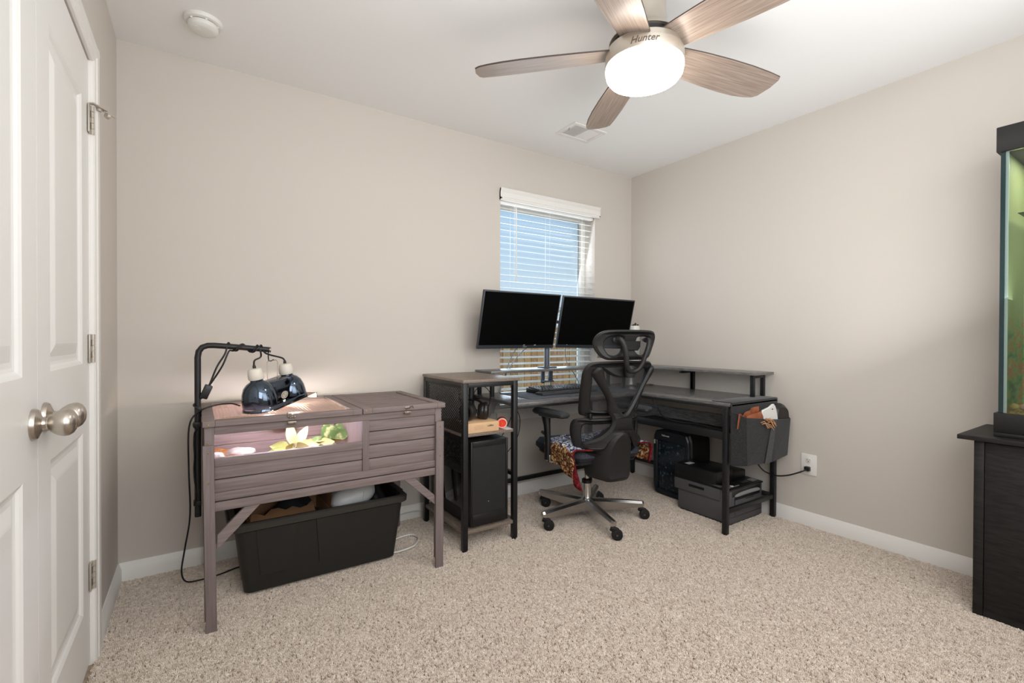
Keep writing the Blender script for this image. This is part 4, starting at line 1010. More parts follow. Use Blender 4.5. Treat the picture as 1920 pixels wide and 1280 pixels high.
MB().grid(lambda u, v: Vector((-.115+u*.11, -.275+v*.03+u*.02, DZ_+.001+.006*math.sin(u*3.1))), 8, 2, .0008).build('slip', pm('bronze_paper', (150, 104, 60), .5), wn_)
jr = thing('marker_jar', 'tall clear white jar holding dark-capped markers on the raised shelf in the window corner', 'jar', (-.11, -.14, .90))
MB().lathe([(0, .0004), (.038, .0004), (.040, .01), (.040, .285), (.038, .302), (.034, .306), (.033, .296), (.036, .280), (.036, .012), (0, .012)], Matrix.Translation((-.11, -.14, .90)), n=28).build('jar_body', pm('frosted_white_jar', (228, 226, 220), .3), jr)
for k, (dx, dy, h_) in enumerate(((-.016, -.010, .318), (.002, -.006, .328), (.018, -.010, .318), (-.004, .012, .312))):
    p0 = Vector((-.11+dx*.6, -.14+dy*.6, .915)); p1 = Vector((-.11+dx*1.3, -.14+dy*1.3, .90+h_))
    b_ = MB().cyl(p0, p0+(p1-p0)*.86, .0055, n=10).build('marker', M['white_plastic'], jr)
    MB().cyl(p0+(p1-p0)*.861, p1, .0075, n=10).build('marker_cap', M['black_plastic'], b_)

# monitor and desk cables
M['cable_grey'] = pm('pale_grey_cable', (150, 158, 166), .45)
cable('monitor_cable', [(-1.215, -.19, 1.06), (-1.237, -.12, 1.03), (-1.262, -.054, .91), (-1.28, -.046, .84), (-1.33, -.045, .70), (-1.37, -.045, .6)], .004, 'grey monitor cable hanging straight down behind the left monitor', mat=M['cable_grey'])
cable('monitor_cable', [(-1.125, -.19, 1.06), (-1.165, -.12, 1.03), (-1.240, -.052, .91), (-1.29, -.038, .80), (-1.35, -.037, .66), (-1.40, -.037, .57)], .004, 'grey monitor cable slanting down to the left behind the left monitor', mat=M['cable_grey'])
cable('monitor_cable', [(-.86, -.20, 1.06), (-.81, -.12, 1.025), (-.735, -.054, .92), (-.66, -.046, .84), (-.58, -.044, .72)], .003, 'thin grey cable slanting down to the right under the right monitor', mat=M['cable_grey'])
cable('desk_cable', [(-1.19, -.045, .71), (-1.22, -.06, .60), (-1.33, -.12, .48), (-1.46, -.18, .41), (-1.545, -.2, .37), (-1.62, -.2, .30)], .0028, 'black cable from under the desk sagging left to the computer')
cable('desk_cable', [(-1.21, -.045, .71), (-1.19, -.06, .62), (-1.16, -.06, .54), (-1.20, -.08, .42), (-1.33, -.10, .30), (-1.42, -.12, .2), (-1.44, -.12, .10), (-1.46, -.14, .01)], .0028, 'black cable hanging from under the desk down to the carpet by the tower')
cable('headphone_cable', [(-1.72, -.46, .70), (-1.68, -.33, .72), (-1.63, -.26, .78), (-1.60, -.30, .82), (-1.57, -.34, .78), (-1.565, -.32, .70), (-1.60, -.34, .665), (-1.66, -.37, .664)], .0022, 'thin looped black headphone cable at the back of the tower shelf')
cable('headphone_cable', [(-1.78, -.43, .70), (-1.75, -.30, .75), (-1.70, -.20, .80), (-1.66, -.2, .78), (-1.62, -.24, .70), (-1.60, -.26, .61)], .0022, 'second thin black cable arching behind the headphones in the tower')
cable('desk_cable', [(-.525, -.66, .72), (-.515, -.70, .66), (-.50, -.74, .60), (-.47, -.82, .578), (-.44, -.92, .576), (-.43, -.98, .574), (-.42, -1.05, .567), (-.45, -1.13, .571), (-.47, -1.18, .571)], .0045, 'black cable dropping from the wing desk edge onto the wire tray')
pg = thing('wall_plug', 'black power plug and cord in the lower socket of the right wall outlet', 'plug', (-.012, -1.394, .34))
MB().box(-.034, -.0088, -1.408, -1.380, .328, .354, .004).build('plug_body', M['black_plastic'], pg)
MB().tube(smooth_loop([(-.034, -1.394, .340), (-.055, -1.388, .332), (-.062, -1.36, .315), (-.06, -1.30, .285), (-.058, -1.24, .268), (-.06, -1.19, .27), (-.07, -1.15, .29), (-.08, -1.12, .34), (-.085, -1.11, .42), (-.085, -1.10, .5), (-.08, -1.10, .58)], 5, closed=False), .0042, n=8).build('cord', M['rubber'], pg, smooth=60)

# ---------------------------------------------------------------- felt bag on the desk end
fb = thing('felt_organizer', 'dark grey felt storage bag with pockets hanging on the end of the desk', 'organizer', (-.28, -1.26, .4))
M['felt_light'] = pm('grey_felt_band', (78, 78, 80), .95, rgb2=(92, 92, 94), scale=180, spec=.1)
def felt_bag():
    y0, y1 = -1.222, -1.226
    # back sheet hanging from the desk edge
    MB().box(-.528, -.035, -1.2265, -1.2205, .395, .735, .0015).build('back_sheet', M['felt'], fb)
    MB().box(-.520, -.045, -1.222, -1.10, .7425, .7465, .001).box(-.520, -.045, -1.2265, -1.2205, .725, .7465, .001).build('strap', M['felt'], fb)
    def panel(name, quads, mat=None):
        m = MB()
        for q in quads: m.face([m.bm.verts.new(p) for p in q])
        bmesh.ops.remove_doubles(m.bm, verts=m.bm.verts, dist=1e-5)
        bmesh.ops.recalc_face_normals(m.bm, faces=m.bm.faces[:])
        bmesh.ops.solidify(m.bm, geom=m.bm.faces[:], thickness=.004)
        m.build(name, mat or M['felt'], fb, smooth=0)
    A0, A1 = (-.530, -1.227, .400), (-.530, -1.227, .700)
    B0, B1 = (-.490, -1.300, .408), (-.488, -1.292, .668)
    D0, D1 = (-.245, -1.312, .400), (-.240, -1.318, .640)
    E0, E1 = (-.060, -1.300, .412), (-.052, -1.312, .628)
    F0, F1 = (-.035, -1.227, .405), (-.035, -1.227, .700)
    panel('side_gusset', [(A0, B0, B1, A1)]); panel('front_panel', [(B0, D0, D1, B1), (D0, E0, E1, D1)])
    panel('side_gusset', [(E0, F0, F1, E1)]); panel('bag_floor', [(A0, B0, D0, (-.245, -1.227, .402)), ((-.245, -1.227, .402), D0, E0, F0)])
    panel('pocket_band', [((-.345, -1.3185, .403), (-.285, -1.3195, .402), (-.235, -1.3225, .642), (-.270, -1.3205, .646))], M['felt_light'])
felt_bag()
# things in the bag
lc = thing('leather_roll', 'tan brown leather case folded in the left pocket of the felt bag', 'leather case', (-.44, -1.26, .62))
mb = MB()
def lsheet(u, v):
    top = .688+.026*u-.022*math.exp(-((u-.22)/.07)**2)
    return Vector((-.528+u*.225, -1.266+.010*math.sin(u*9)-.012*v*math.sin(u*5+1), .605+(top-.605)*v))
mb.grid(lsheet, 20, 6, .005)
mb.grid(lambda u, v: Vector((-.470+u*.17, -1.284-.008*math.sin(v*PI)+.004*math.sin(u*7), .605+v*(.070+.020*u))), 12, 6, .005)
mb.build('leather', pm('tan_leather', (160, 92, 56), .5, rgb2=(132, 70, 42), scale=14, bump=.2, bscale=90), lc, smooth=60)
mb = MB(); random.seed(5)
for k in range(14):
    p = Vector((-.400+random.uniform(0, .10), -1.318+random.uniform(-.006, .006), .655-random.uniform(0, .030)))
    mb.tube([p, p+Vector((.03, -.004, .006-.02*random.random())), p+Vector((.055, -.010, -.022-.02*random.random()))], .0022, n=5)
mb.build('fringe', pm('tan_fringe', (196, 146, 104), .7), lc)
ph = thing('white_case', 'white plastic device case with a small dark hole in the middle of the felt bag', 'case', (-.26, -1.285, .62))
mc = basis((-.265, -1.290, .640), (1, -.10, .22), (-.2, .06, 1))
ow = [(-.060, -.075), (.062, -.085), (.083, .015), (.070, .072), (.02, .066), (-.058, .056), (-.085, -.03)]
MB().plate(smooth_loop(ow, 3), [], lambda u, v, t: mc @ Vector((u, v, t)), .014, .004).build('case_shell', M['white_plastic'], ph)
MB().lathe([(0, 0), (.006, 0), (.006, .001), (0, .001)], mc @ Matrix.Translation((.045, .048, .0068)), n=12, sy=.6).build('hole', M['black_plastic'], ph)
MB().tube([mc @ Vector(p) for p in ((-.07, -.01, .008), (-.045, .018, .008), (-.02, .012, .008), (0, -.02, .008), (.02, -.04, .008), (.05, -.045, .008))], .0012, n=5).build('groove', pm('soft_grey', (186, 186, 188), .5), ph)
gc = thing('glasses_case', 'black rounded hard case standing in the right pocket of the felt bag', 'case', (-.10, -1.27, .6))
mg = basis((-.098, -1.268, .640), (1, -.12, -.10), (.10, .05, 1))
MB().plate(smooth_loop([(-.066, -.10), (.062, -.10), (.070, .0), (.056, .052), (.014, .074), (-.040, .068), (-.070, .03)], 4), [], lambda u, v, t: mg @ Vector((u, v, t*(1+.0*u))), .058, .020).build('shell', M['leatherette'], gc)
MB().tube([mg @ Vector((u, v, .0)) for u, v in smooth_loop([(-.0665, -.05), (-.071, .03), (-.041, .069), (.014, .0755), (.057, .053), (.071, .0), (.067, -.06)], 4, closed=False)], .0022, n=6).build('zip', M['rubber'], gc)

# ---------------------------------------------------------------- printer
pr = thing('printer', 'dark grey multifunction laser printer with a black scanner top, on the carpet under the desk', 'printer', (-.23, -.97, 0))
QX0, QX1, QY0, QY1 = -.408, -.062, -1.148, -.785
M['printer_grey'] = pm('printer_charcoal_grey', (84, 83, 86), .5); M['printer_dark'] = pm('printer_black', (22, 22, 24), .34)
b_ = MB().box(QX0, QX1, QY0, QY1, .010, .205, .006); b_.build('body', M['printer_grey'], pr)
MB().box(QX0+.01, QX1-.01, QY0+.01, QY1-.01, -.001, .0102, .002).build('foot_base', M['printer_dark'], pr)
MB().box(QX0-.010, QX0+.02, QY0+.060, QY1+.022, .135, .222, .005).build('side_cover', M['printer_grey'], pr)
MB().box(QX0-.0105, QX0-.0098, QY0+.165, QY0+.275, .170, .186).build('grip_slot', M['printer_dark'], pr)
mb = MB().box(QX0+.02, QX1-.02, QY0-.001, QY0+.0005, .168, .200).box(QX0+.045, QX1-.03, QY0-.0012, QY0+.0005, .118, .160)
mb.build('output_slot', M['printer_dark'], pr)
MB().plate(smooth_loop([(QX0+.055, .166), (QX0+.065, .182), (-.23, .1885), (QX1-.055, .184), (QX1-.045, .166), (-.23, .168)], 4), [], lambda u, v, t: Vector((u, QY0-.004+t, v)), .008, .002).build('tray_lip', pm('printer_light_grey', (150, 150, 152), .5), pr)
tr_ = MB().box(QX0+.05, QX1-.02, QY0-.004, QY0+.001, .055, .145, .002).build('paper_tray', M['printer_grey'], pr)
MB().box(-.25, -.16, QY0-.0046, QY0-.0038, .137, .143).build('tray_slot', M['printer_dark'], tr_)
text_mesh('brother', .016, basis((-.205, QY0-.0043, .108), (1, 0, 0), (0, 0, 1)), M['white_plastic'], pr, 'lettering', bold=.0004)
MB().box(QX0+.005, QX1-.004, QY0-.001, QY0+.0002, .046, .0485).build('seam', M['printer_dark'], pr)
mb = MB(); v = [mb.bm.verts.new(p) for p in ((QX0-.012, QY0-.004, .206), (QX1+.004, QY0-.004, .206), (QX1+.004, QY1+.02, .206), (QX0-.012, QY1+.02, .206), (QX0-.010, QY0-.002, .214), (QX1+.002, QY0-.002, .214), (QX1+.002, QY1+.018, .232), (QX0-.010, QY1+.018, .232))]
for f in ((0, 1, 2, 3), (4, 5, 6, 7), (0, 1, 5, 4), (1, 2, 6, 5), (2, 3, 7, 6), (3, 0, 4, 7)): mb.face([v[i] for i in f])
mb.build('control_deck', M['printer_dark'], pr)
MB().box(QX0-.010, QX1-.010, QY0+.100, QY1+.022, .216, .268, .010).build('scanner_lid', M['printer_dark'], pr)
MB().box(QX0-.011, QX0+.17, QY0+.085, QY1+.020, .222, .300, .014).build('document_feeder', M['printer_dark'], pr)
MB().box(QX0+.02, QX0+.075, QY1-.07, QY1-.035, .3002, .3012).build('feeder_label', M['white_plastic'], pr)
lcd = MB().box(-.22, -.15, QY0+.030, QY0+.060, .2178, .2190); lcd.build('display', pm('printer_display', (60, 64, 66), .3), pr)
kb2 = MB()
for i in range(4):
    for j in range(3): kb2.box(-.13+i*.014, -.121+i*.014, QY0+.022+j*.014, QY0+.030+j*.014, .2172+j*.0008, .2188+j*.0008)
for i in range(5): kb2.box(-.38+i*.022, -.368+i*.022, QY0+.020, QY0+.028, .2170, .2184)
kb2.build('buttons', pm('button_grey', (170, 170, 172), .5), pr, smooth=0)
MB().lathe([(0, 0), (.012, 0), (.011, .002), (0, .0025)], Matrix.Translation((-.335, QY0+.035, .2172)), n=18).build('go_button', M['white_plastic'], pr)

# ---------------------------------------------------------------- shredder
sh = thing('paper_shredder', 'black paper shredder with a bin window, standing under the desk behind the printer', 'shredder', (-.16, -.62, 0))
SX0, SX1, SY0, SY1 = -.285, -.035, -.775, -.478
def shell(u, v, t): return Vector((SX0+.012+t, u, v))
outl = smooth_loop([(SY0+.045, .004), (SY1-.045, .004), (SY1-.012, .035), (SY1, .10), (SY1, .36), (SY1-.012, .43), (SY1-.05, .458), (SY0+.05, .458), (SY0+.012, .43), (SY0, .36), (SY0, .10), (SY0+.012, .035)], 4)
MB().plate(outl, [], lambda u, v, t: Vector(((SX0+SX1)/2+.012+t, u, v)), SX1-SX0-.024, .018).build('shredder_body', M['black_plastic'], sh)
hole = smooth_loop([(SY0+.055, .045), (SY1-.055, .045), (SY1-.038, .075), (SY1-.038, .35), (SY1-.055, .378), (SY0+.055, .378), (SY0+.038, .35), (SY0+.038, .075)], 4)
MB().plate(outl, [hole], lambda u, v, t: Vector((SX0+.012+t, u, v)), .026, .008).build('front_frame', pm('gloss_blue_black', (26, 32, 40), .25), sh)
MB().plate([(y_*1.0, z_) for y_, z_ in hole], [], lambda u, v, t: Vector((SX0+.017+t, u, v)), .002).build('bin_window', pm('smoked_bin_window', (24, 34, 42), .12, rgb2=(88, 116, 124), scale=60, lo=.56, hi=.75, detail=6), sh)
text_mesh('Fellowes', .018, basis((SX0-.0012, -.585, .424), (0, -1, 0), (0, 0, 1)), M['white_plastic'], sh, 'lettering', shear=.15, bold=.0004)
MB().box(SX0-.002, SX0-.001, SY1-.020, SY1-.010, .355, .385).build('sticker', M['white_plastic'], sh)
MB().box(SX0+.10, SX0+.13, SY0+.05, SY1-.05, .4575, .4592).build('feed_slot', M['black_metal'], sh)

# ================================================================== OFFICE CHAIR (built in its own axes: +y is where the sitter faces)
ch = thing('office_chair', 'black mesh ergonomic office chair with headrest and chrome star base, draped with a patterned blanket', 'chair', (-1.025, -.590, 0), math.radians(-9))
BP = M['dark_plastic']
def bsurf(x, z, off=0.0):
    yb = interp(z, [.25, .5, .7, .95, 1.15], [-.30, -.29, -.30, -.36, -.40])
    k = interp(z, [.69, .95], [2.2, .9])
    return yb+off+k*x*x
def L_(mb, name, mat, parent=None, **kw): return mb.build(name, mat, parent or ch, local=True, **kw)
def mirror(pts, c=0.0): return pts+[(2*c-x, z) for x, z in pts[::-1] if abs(x-c) > 1e-6]
# star base
hub = MB().lathe([(0, .036), (.027, .036), (.027, .070), (.036, .090), (.040, .115), (.034, .128), (.030, .132), (0, .132)], n=28)
hub_o = L_(hub, 'base_hub', M['chrome'])
for k in range(5):
    a = math.radians(-35+9+72*k); R = Matrix.Rotation(a, 4, 'Z')
    mb = MB(); sec = []
    for r_, w_, z0, z1 in ((.028, .030, .060, .128), (.12, .027, .064, .124), (.25, .022, .072, .117), (.335, .019, .079, .112), (.347, .012, .082, .109)):
        sec.append([mb.bm.verts.new(R @ Vector((r_, y, z))) for y, z in ((-w_, z0), (w_, z0), (w_, z1-.012), (w_*.45, z1), (-w_*.45, z1), (-w_, z1-.012))])
    for A, B in zip(sec, sec[1:]):
        for j in range(6): mb.face((A[j], A[(j+1) % 6], B[(j+1) % 6], B[j]))
    mb.face(sec[0]); mb.face(sec[-1])
    arm_o = L_(mb, 'base_arm', M['chrome'], hub_o, smooth=20)
    cx5, cy5 = R @ Vector((.328, 0, 0)) @ Vector((1, 0, 0)), R @ Vector((.328, 0, 0)) @ Vector((0, 1, 0))
    sa = math.radians(-35)         # how the casters trail
    sd_ = Vector((math.cos(sa), math.sin(sa), 0)); sn = Vector((-sd_.y, sd_.x, 0)); p = Vector((cx5, cy5, 0))
    stem = MB().cyl(p+Vector((0, 0, .066)), p+Vector((0, 0, .088)), .0075, n=12)
    yk = stem.bar(p+Vector((0, 0, .068))-sd_*.012, p+sd_*.030+Vector((0, 0, .050)), .020, .030, bev=.004)
    cst = L_(yk, 'caster', M['black_plastic'])
    wc = p+sd_*.024+Vector((0, 0, .031))
    for s in (-1, 1):
        wm = basis(wc+sn*s*.006, sd_, Vector((0, 0, 1))) @ Matrix.Rotation(0 if s > 0 else 0, 4, 'Z')
        L_(MB().lathe([(0, -.005), (.022, -.006), (.029, -.005), (.031, 0), (.029, .005), (.022, .006), (0, .005)], wm, n=28), 'wheel', M['rubber'], cst)
    L_(MB().cyl(wc-sn*.0155, wc+sn*.0155, .005, n=12), 'axle_cap', M['steel'], cst)
L_(MB().cyl((0, 0, .132), (0, 0, .235), .0255, n=24), 'gas_column', M['chrome'])
L_(MB().lathe([(0, .222), (.030, .222), (.031, .226), (.031, .242), (.024, .246), (0, .246)], n=24), 'column_collar', M['black_plastic'])
L_(MB().cyl((0, 0, .246), (0, 0, .345), .0145, n=18), 'piston', M['chrome'])
L_(MB().box(-.085, .085, -.14, .12, .335, .400, .015).box(-.03, .03, -.30, -.12, .345, .392, .01), 'tilt_mechanism', BP)
L_(MB().cyl((.085, .02, .36), (.20, .03, .352), .005, n=10).box(.195, .225, .012, .046, .343, .360, .005), 'lever', M['black_plastic'])
# seat
mb = MB()
so_ = smooth_loop(mirror([(0, -.245), (-.17, -.245), (-.225, -.20), (-.245, -.05), (-.255, .12), (-.245, .21), (-.18, .25), (0, .262)][::1]), 4)
mb.plate(so_, [], lambda u, v, t: Vector((u, v, .452+t-(.028*max(0, (v-.15)/.1)**2))), .075, .026)
L_(mb, 'seat_cushion', pm('black_seat_mesh', (40, 42, 52), .8, rgb2=(86, 90, 104), scale=260, lo=.5, hi=.72))
L_(MB().plate([(x*.93, y*.93) for x, y in so_], [], lambda u, v, t: Vector((u, v, .405+t)), .022, .008), 'seat_pan', M['black_plastic'])
# armrests
for s in (-1, 1):
    br = MB().box(s*.10, s*.285, -.055, -.010, .383, .391, .002).box(s*.277, s*.293, -.055, -.010, .386, .430, .003)
    a_o = L_(br, 'armrest', M['chrome'])
    pst = MB().tube([(s*.290, -.030, .40), (s*.290, -.028, .52), (s*.292, -.022, .60), (s*.292, -.010, .655)], [.020, .021, .024, .034], n=14, flat=.8)
    L_(pst, 'arm_post', M['black_plastic'], a_o)
    po = smooth_loop([(s*.292-.036, -.185), (s*.292, -.205), (s*.292+.036, -.185), (s*.292+.045, -.05), (s*.292+.040, .055), (s*.292, .085), (s*.292-.040, .055), (s*.292-.045, -.05)], 4)
    Rp = Matrix.Translation((s*.292, -.06, 0)) @ Matrix.Rotation(math.radians(9), 4, 'Z') @ Matrix.Translation((-s*.292, .06, 0))
    L_(MB().plate(po, [], lambda u, v, t: Rp @ Vector((u, v, .676+t)), .030, .010), 'arm_pad', M['grip'], a_o)
    L_(MB().box(s*.292-.026, s*.292+.026, -.10, .02, .650, .661, .003, Rp), 'pad_plate', M['grey_metal'], a_o)
    L_(MB().cyl((s*.292, .004, .545), (s*.292, -.002+.035, .548), .011, n=14), 'arm_button', M['steel'], a_o)
# back: upper frame with mesh, Y spine, lumbar frame, lower cover
uo = mirror([(0, .984), (-.115, .982), (-.187, .977), (-.216, .958), (-.227, .928), (-.224, .889), (-.214, .807), (-.205, .739), (-.198, .700), (-.188, .680), (-.148, .676), (-.09, .676), (0, .676)], .0)
ui = mirror([(0, .892), (-.055, .900), (-.095, .918), (-.135, .940), (-.165, .935), (-.178, .908), (-.172, .86), (-.166, .80), (-.158, .741), (-.150, .714), (-.134, .706), (-.06, .704), (0, .704)], .0)
fU = lambda u, v, t: Vector((u, bsurf(u, v)+t, v))
L_(MB().plate(smooth_loop(uo, 3), [smooth_loop(ui, 3)], fU, .030, .009), 'back_frame', BP)
def mesh_patch(outline, off, name):
    o = L_(MB().plate(smooth_loop(outline, 3), [], lambda u, v, t: Vector((u, bsurf(u, v, off), v)), .0, 0), name, M['net'], smooth=60); return o
def net_grid(x0, x1, z0, z1, off, name, nu=16, nv=14):
    return L_(MB().grid(lambda u, v: Vector((x0+(x1-x0)*u, bsurf(x0+(x1-x0)*u, z0+(z1-z0)*v, off), z0+(z1-z0)*v)), nu, nv), name, M['net'], smooth=60)
net_grid(-.185, .185, .695, .955, .006, 'back_mesh')
c0 = .012
def yo(pts): return [(c0+x, z) for x, z in pts]
left = [(-.000, .690), (-.022, .703), (-.048, .735), (-.080, .785), (-.112, .842), (-.140, .895), (-.163, .945), (-.190, .950), (-.208, .918), (-.176, .872), (-.140, .825), (-.112, .783), (-.098, .745), (-.092, .705), (-.076, .682), (-.066, .655), (-.075, .622), (-.098, .592), (-.135, .562), (-.178, .544), (-.205, .530), (-.200, .498), (-.150, .490), (-.105, .497), (-.080, .535), (-.045, .568), (0, .585)]
sp_o = left+[(-x, z) for x, z in left[::-1] if abs(x) > 1e-6]
L_(MB().plate(smooth_loop(yo(sp_o), 3), [], lambda u, v, t: Vector((u, bsurf(u, v, -.030)+t-.012*math.exp(-((u-c0)/.08)**2), v)), .036, .012), 'back_spine', BP)
lo_ = mirror([(0, .668), (-.06, .664), (-.135, .660), (-.195, .662), (-.222, .645), (-.230, .605), (-.227, .560), (-.216, .512), (-.195, .478), (-.150, .460), (-.10, .456), (0, .455)])
li_ = mirror([(0, .636), (-.06, .634), (-.13, .630), (-.170, .630), (-.184, .612), (-.186, .570), (-.180, .530), (-.165, .503), (-.13, .492), (0, .490)])
L_(MB().plate(smooth_loop(lo_, 3), [smooth_loop(li_, 3)], fU, .030, .009), 'lumbar_frame', BP)
net_grid(-.19, .19, .480, .645, .006, 'lumbar_mesh')
L_(MB().box(-.155, -.139, -.262, -.244, .655, .690, .003).box(.139, .155, -.262, -.244, .655, .690, .003), 'frame_link', M['black_plastic'])
cv = mirror([(0, .602), (-.030, .590), (-.062, .555), (-.080, .505), (-.088, .44), (-.090, .36), (-.080, .325), (-.060, .314), (0, .314)], .0)
def cvf(u, v, t):
    y = -.255+t-.035*math.exp(-((v-.62)/.15)**2)+.02*(abs(u)/.09)**2
    return Vector((u*(1.0+(.55*(t/.13+.5))*(1 if v < .56 else .4)), y, v))
L_(MB().plate(smooth_loop(cv, 4), [], cvf, .15, .018), 'lower_back_cover', BP)
# headrest
ho = mirror([(0, 1.152), (-.10, 1.151), (-.150, 1.147), (-.180, 1.136), (-.200, 1.112), (-.203, 1.08), (-.190, 1.045), (-.165, 1.010), (-.135, .993), (-.10, .988), (0, .988)])
hl_ = [(-.150, 1.075), (-.140, 1.102), (-.118, 1.114), (-.055, 1.114), (-.046, 1.09), (-.042, 1.05), (-.056, 1.026), (-.085, 1.013), (-.118, 1.018), (-.138, 1.042)]
c1 = .012
hf = lambda u, v, t: Vector((u+c1, bsurf(u, v)+.010*math.cos((v-1.07)*30)+t, v))
L_(MB().plate(smooth_loop(ho, 3), [smooth_loop(hl_, 3), smooth_loop([(-x, z) for x, z in hl_], 3)], hf, .030, .010), 'headrest_frame', BP)
L_(MB().grid(lambda u, v: Vector((c1+(-.17+.34*u), bsurf(-.17+.34*u, 1.0+.135*v, .012), 1.0+.135*v)), 12, 8), 'headrest_mesh', M['net'], smooth=60)
L_(MB().plate([(-.05, 1.040), (.05, 1.040), (.064, 1.060), (.058, 1.092), (-.058, 1.092), (-.064, 1.060)], [], lambda u, v, t: Vector((u+c1, bsurf(u, v, -.019)+t, v)), .012, .004), 'headrest_pad_plate', M['black_plastic'])
bp = [(-.082, -.402, 1.100), (-.076, -.430, 1.098), (-.062, -.438, 1.065), (-.046, -.434, 1.015), (-.034, -.424, .965), (-.012, -.414, .936), (.016, -.410, .928), (.044, -.414, .936), (.066, -.424, .965), (.082, -.434, 1.015), (.098, -.438, 1.065), (.106, -.430, 1.094), (.112, -.400, 1.096)]
L_(MB().tube(smooth_loop(bp, 4, closed=False), .0125, n=12, flat=1.15), 'headrest_bracket', BP)
L_(MB().lathe([(0, -.03), (.026, -.03), (.032, -.012), (.032, .02), (.024, .034), (0, .036)], basis((.016, -.382, .922), (1, 0, 0), (0, .2, 1)) @ Matrix.Rotation(PI/2, 4, 'X') if False else Matrix.Translation((.016, -.388, .925)), n=20, sy=.8), 'bracket_socket', BP)
for x in (-.082, .112): L_(MB().lathe([(0, -.012), (.010, -.012), (.012, 0), (.010, .008), (0, .010)], basis((x, -.395, 1.098), (1, 0, 0), (0, 0, 1)), n=16), 'pivot_cap', M['grey_metal'])

# blanket draped over the seat
bk = thing('blanket', 'patterned gold, dark red and blue-white blanket draped over the office chair seat', 'blanket', (-1.025, -.590, .48), math.radians(-9))
def bl_mat():
    m = D.materials.new('patterned_blanket'); m.use_nodes = True; nt = m.node_tree; b = nt.nodes['Principled BSDF']; b.inputs['Roughness'].default_value = .95; b.inputs['Specular IOR Level'].default_value = .1
    tc = nt.nodes.new('ShaderNodeTexCoord'); N = nt.nodes; L = nt.links
    vo = N.new('ShaderNodeTexVoronoi'); vo.inputs['Scale'].default_value = 110; L.new(tc.outputs['Object'], vo.inputs['Vector'])
    sp = N.new('ShaderNodeSeparateColor'); L.new(vo.outputs['Color'], sp.inputs[0])
    def ramp(cols):
        r = N.new('ShaderNodeValToRGB'); r.color_ramp.interpolation = 'CONSTANT'
        while len(r.color_ramp.elements) < len(cols): r.color_ramp.elements.new(.5)
        for e, (p_, c_) in zip(r.color_ramp.elements, cols): e.position = p_; e.color = (*s2l(c_), 1)
        L.new(sp.outputs[0], r.inputs[0]); return r.outputs[0]
    gold = ramp([(0, (92, 52, 30)), (.22, (150, 104, 62)), (.45, (196, 158, 108)), (.62, (112, 44, 34)), (.78, (214, 190, 150)), (.9, (70, 60, 66))])
    blue = ramp([(0, (52, 58, 84)), (.3, (150, 170, 200)), (.55, (214, 222, 230)), (.75, (96, 60, 76)), (.9, (230, 226, 222))])
    red = ramp([(0, (92, 24, 30)), (.4, (116, 36, 40)), (.8, (70, 20, 28))])
    nz = N.new('ShaderNodeTexNoise'); nz.inputs['Scale'].default_value = 5.5; L.new(tc.outputs['Object'], nz.inputs['Vector'])
    def step(src, t):
        q = N.new('ShaderNodeMath'); q.operation = 'GREATER_THAN'; q.inputs[1].default_value = t; L.new(src, q.inputs[0]); return q.outputs[0]
    sx = N.new('ShaderNodeSeparateXYZ'); L.new(tc.outputs['Object'], sx.inputs[0])
    add = N.new('ShaderNodeMath'); add.operation = 'MULTIPLY_ADD'; add.inputs[1].default_value = .10; L.new(nz.outputs[0], add.inputs[0]); L.new(sx.outputs[2], add.inputs[2])
    mxa = N.new('ShaderNodeMix'); mxa.data_type = 'RGBA'; L.new(step(add.outputs[0], .055), mxa.inputs[0]); L.new(gold, mxa.inputs[6]); L.new(blue, mxa.inputs[7])
    # red border band near the back hem
    ad2 = N.new('ShaderNodeMath'); ad2.operation = 'MULTIPLY_ADD'; ad2.inputs[1].default_value = .08; L.new(nz.outputs[0], ad2.inputs[0]); L.new(sx.outputs[1], ad2.inputs[2])
    inv = N.new('ShaderNodeMath'); inv.operation = 'LESS_THAN'; inv.inputs[1].default_value = -.222; L.new(ad2.outputs[0], inv.inputs[0])
    mxb = N.new('ShaderNodeMix'); mxb.data_type = 'RGBA'; L.new(inv.outputs[0], mxb.inputs[0]); L.new(mxa.outputs[2], mxb.inputs[6]); L.new(red, mxb.inputs[7])
    L.new(mxb.outputs[2], b.inputs['Base Color']); return m
def bl_pt(u, v):
    # u across the seat (left hem .. right hem), v from the back hem to the front hem
    y = -.268+v*(.30+.12*u); hw = .268; s = (u-.5)*2
    dropL = .150+.045*(1-v)*(1-v)*1.4-.05*v; dropR = .10
    drop = dropL if s < 0 else dropR
    Ltop = hw; tot = Ltop+drop; d = abs(s)*tot
    r = .035
    top = .4985+.014*noise.noise(Vector((s*3, v*4, 1)))+.010*math.sin(v*9+s*4)*(1-abs(s))+.006
    if d < Ltop-r: x, z = d, top
    elif d < Ltop-r+r*PI/2:
        a = (d-(Ltop-r))/r; x, z = Ltop-r+r*math.sin(a), top-r+r*math.cos(a)
    else: x, z = Ltop, top-r-(d-(Ltop-r+r*PI/2))
    dd = max(0, d-Ltop)/.15
    x += dd*(.012*math.sin(v*16)+.016*math.sin(v*7+1))+.004
    x -= .05*dd*(1-v)
    return Vector((math.copysign(x, s), y+.012*math.sin(s*6)*(1-v)-.02*dd*(1-v), z))
mb = MB(); mb.grid(bl_pt, 60, 34, .009)
mb.build('cloth', bl_mat(), bk, local=False, smooth=70) if False else None
bm_ = mb.bm; bmesh.ops.recalc_face_normals(bm_, faces=bm_.faces[:])
for v in bm_.verts: v.co.z -= .48
me = D.meshes.new('cloth'); bm_.to_mesh(me); bm_.free(); me.materials.append(bl_mat()); me.polygons.foreach_set('use_smooth', [True]*len(me.polygons))
o = D.objects.new('cloth', me); C.objects.link(o); o.parent = bk

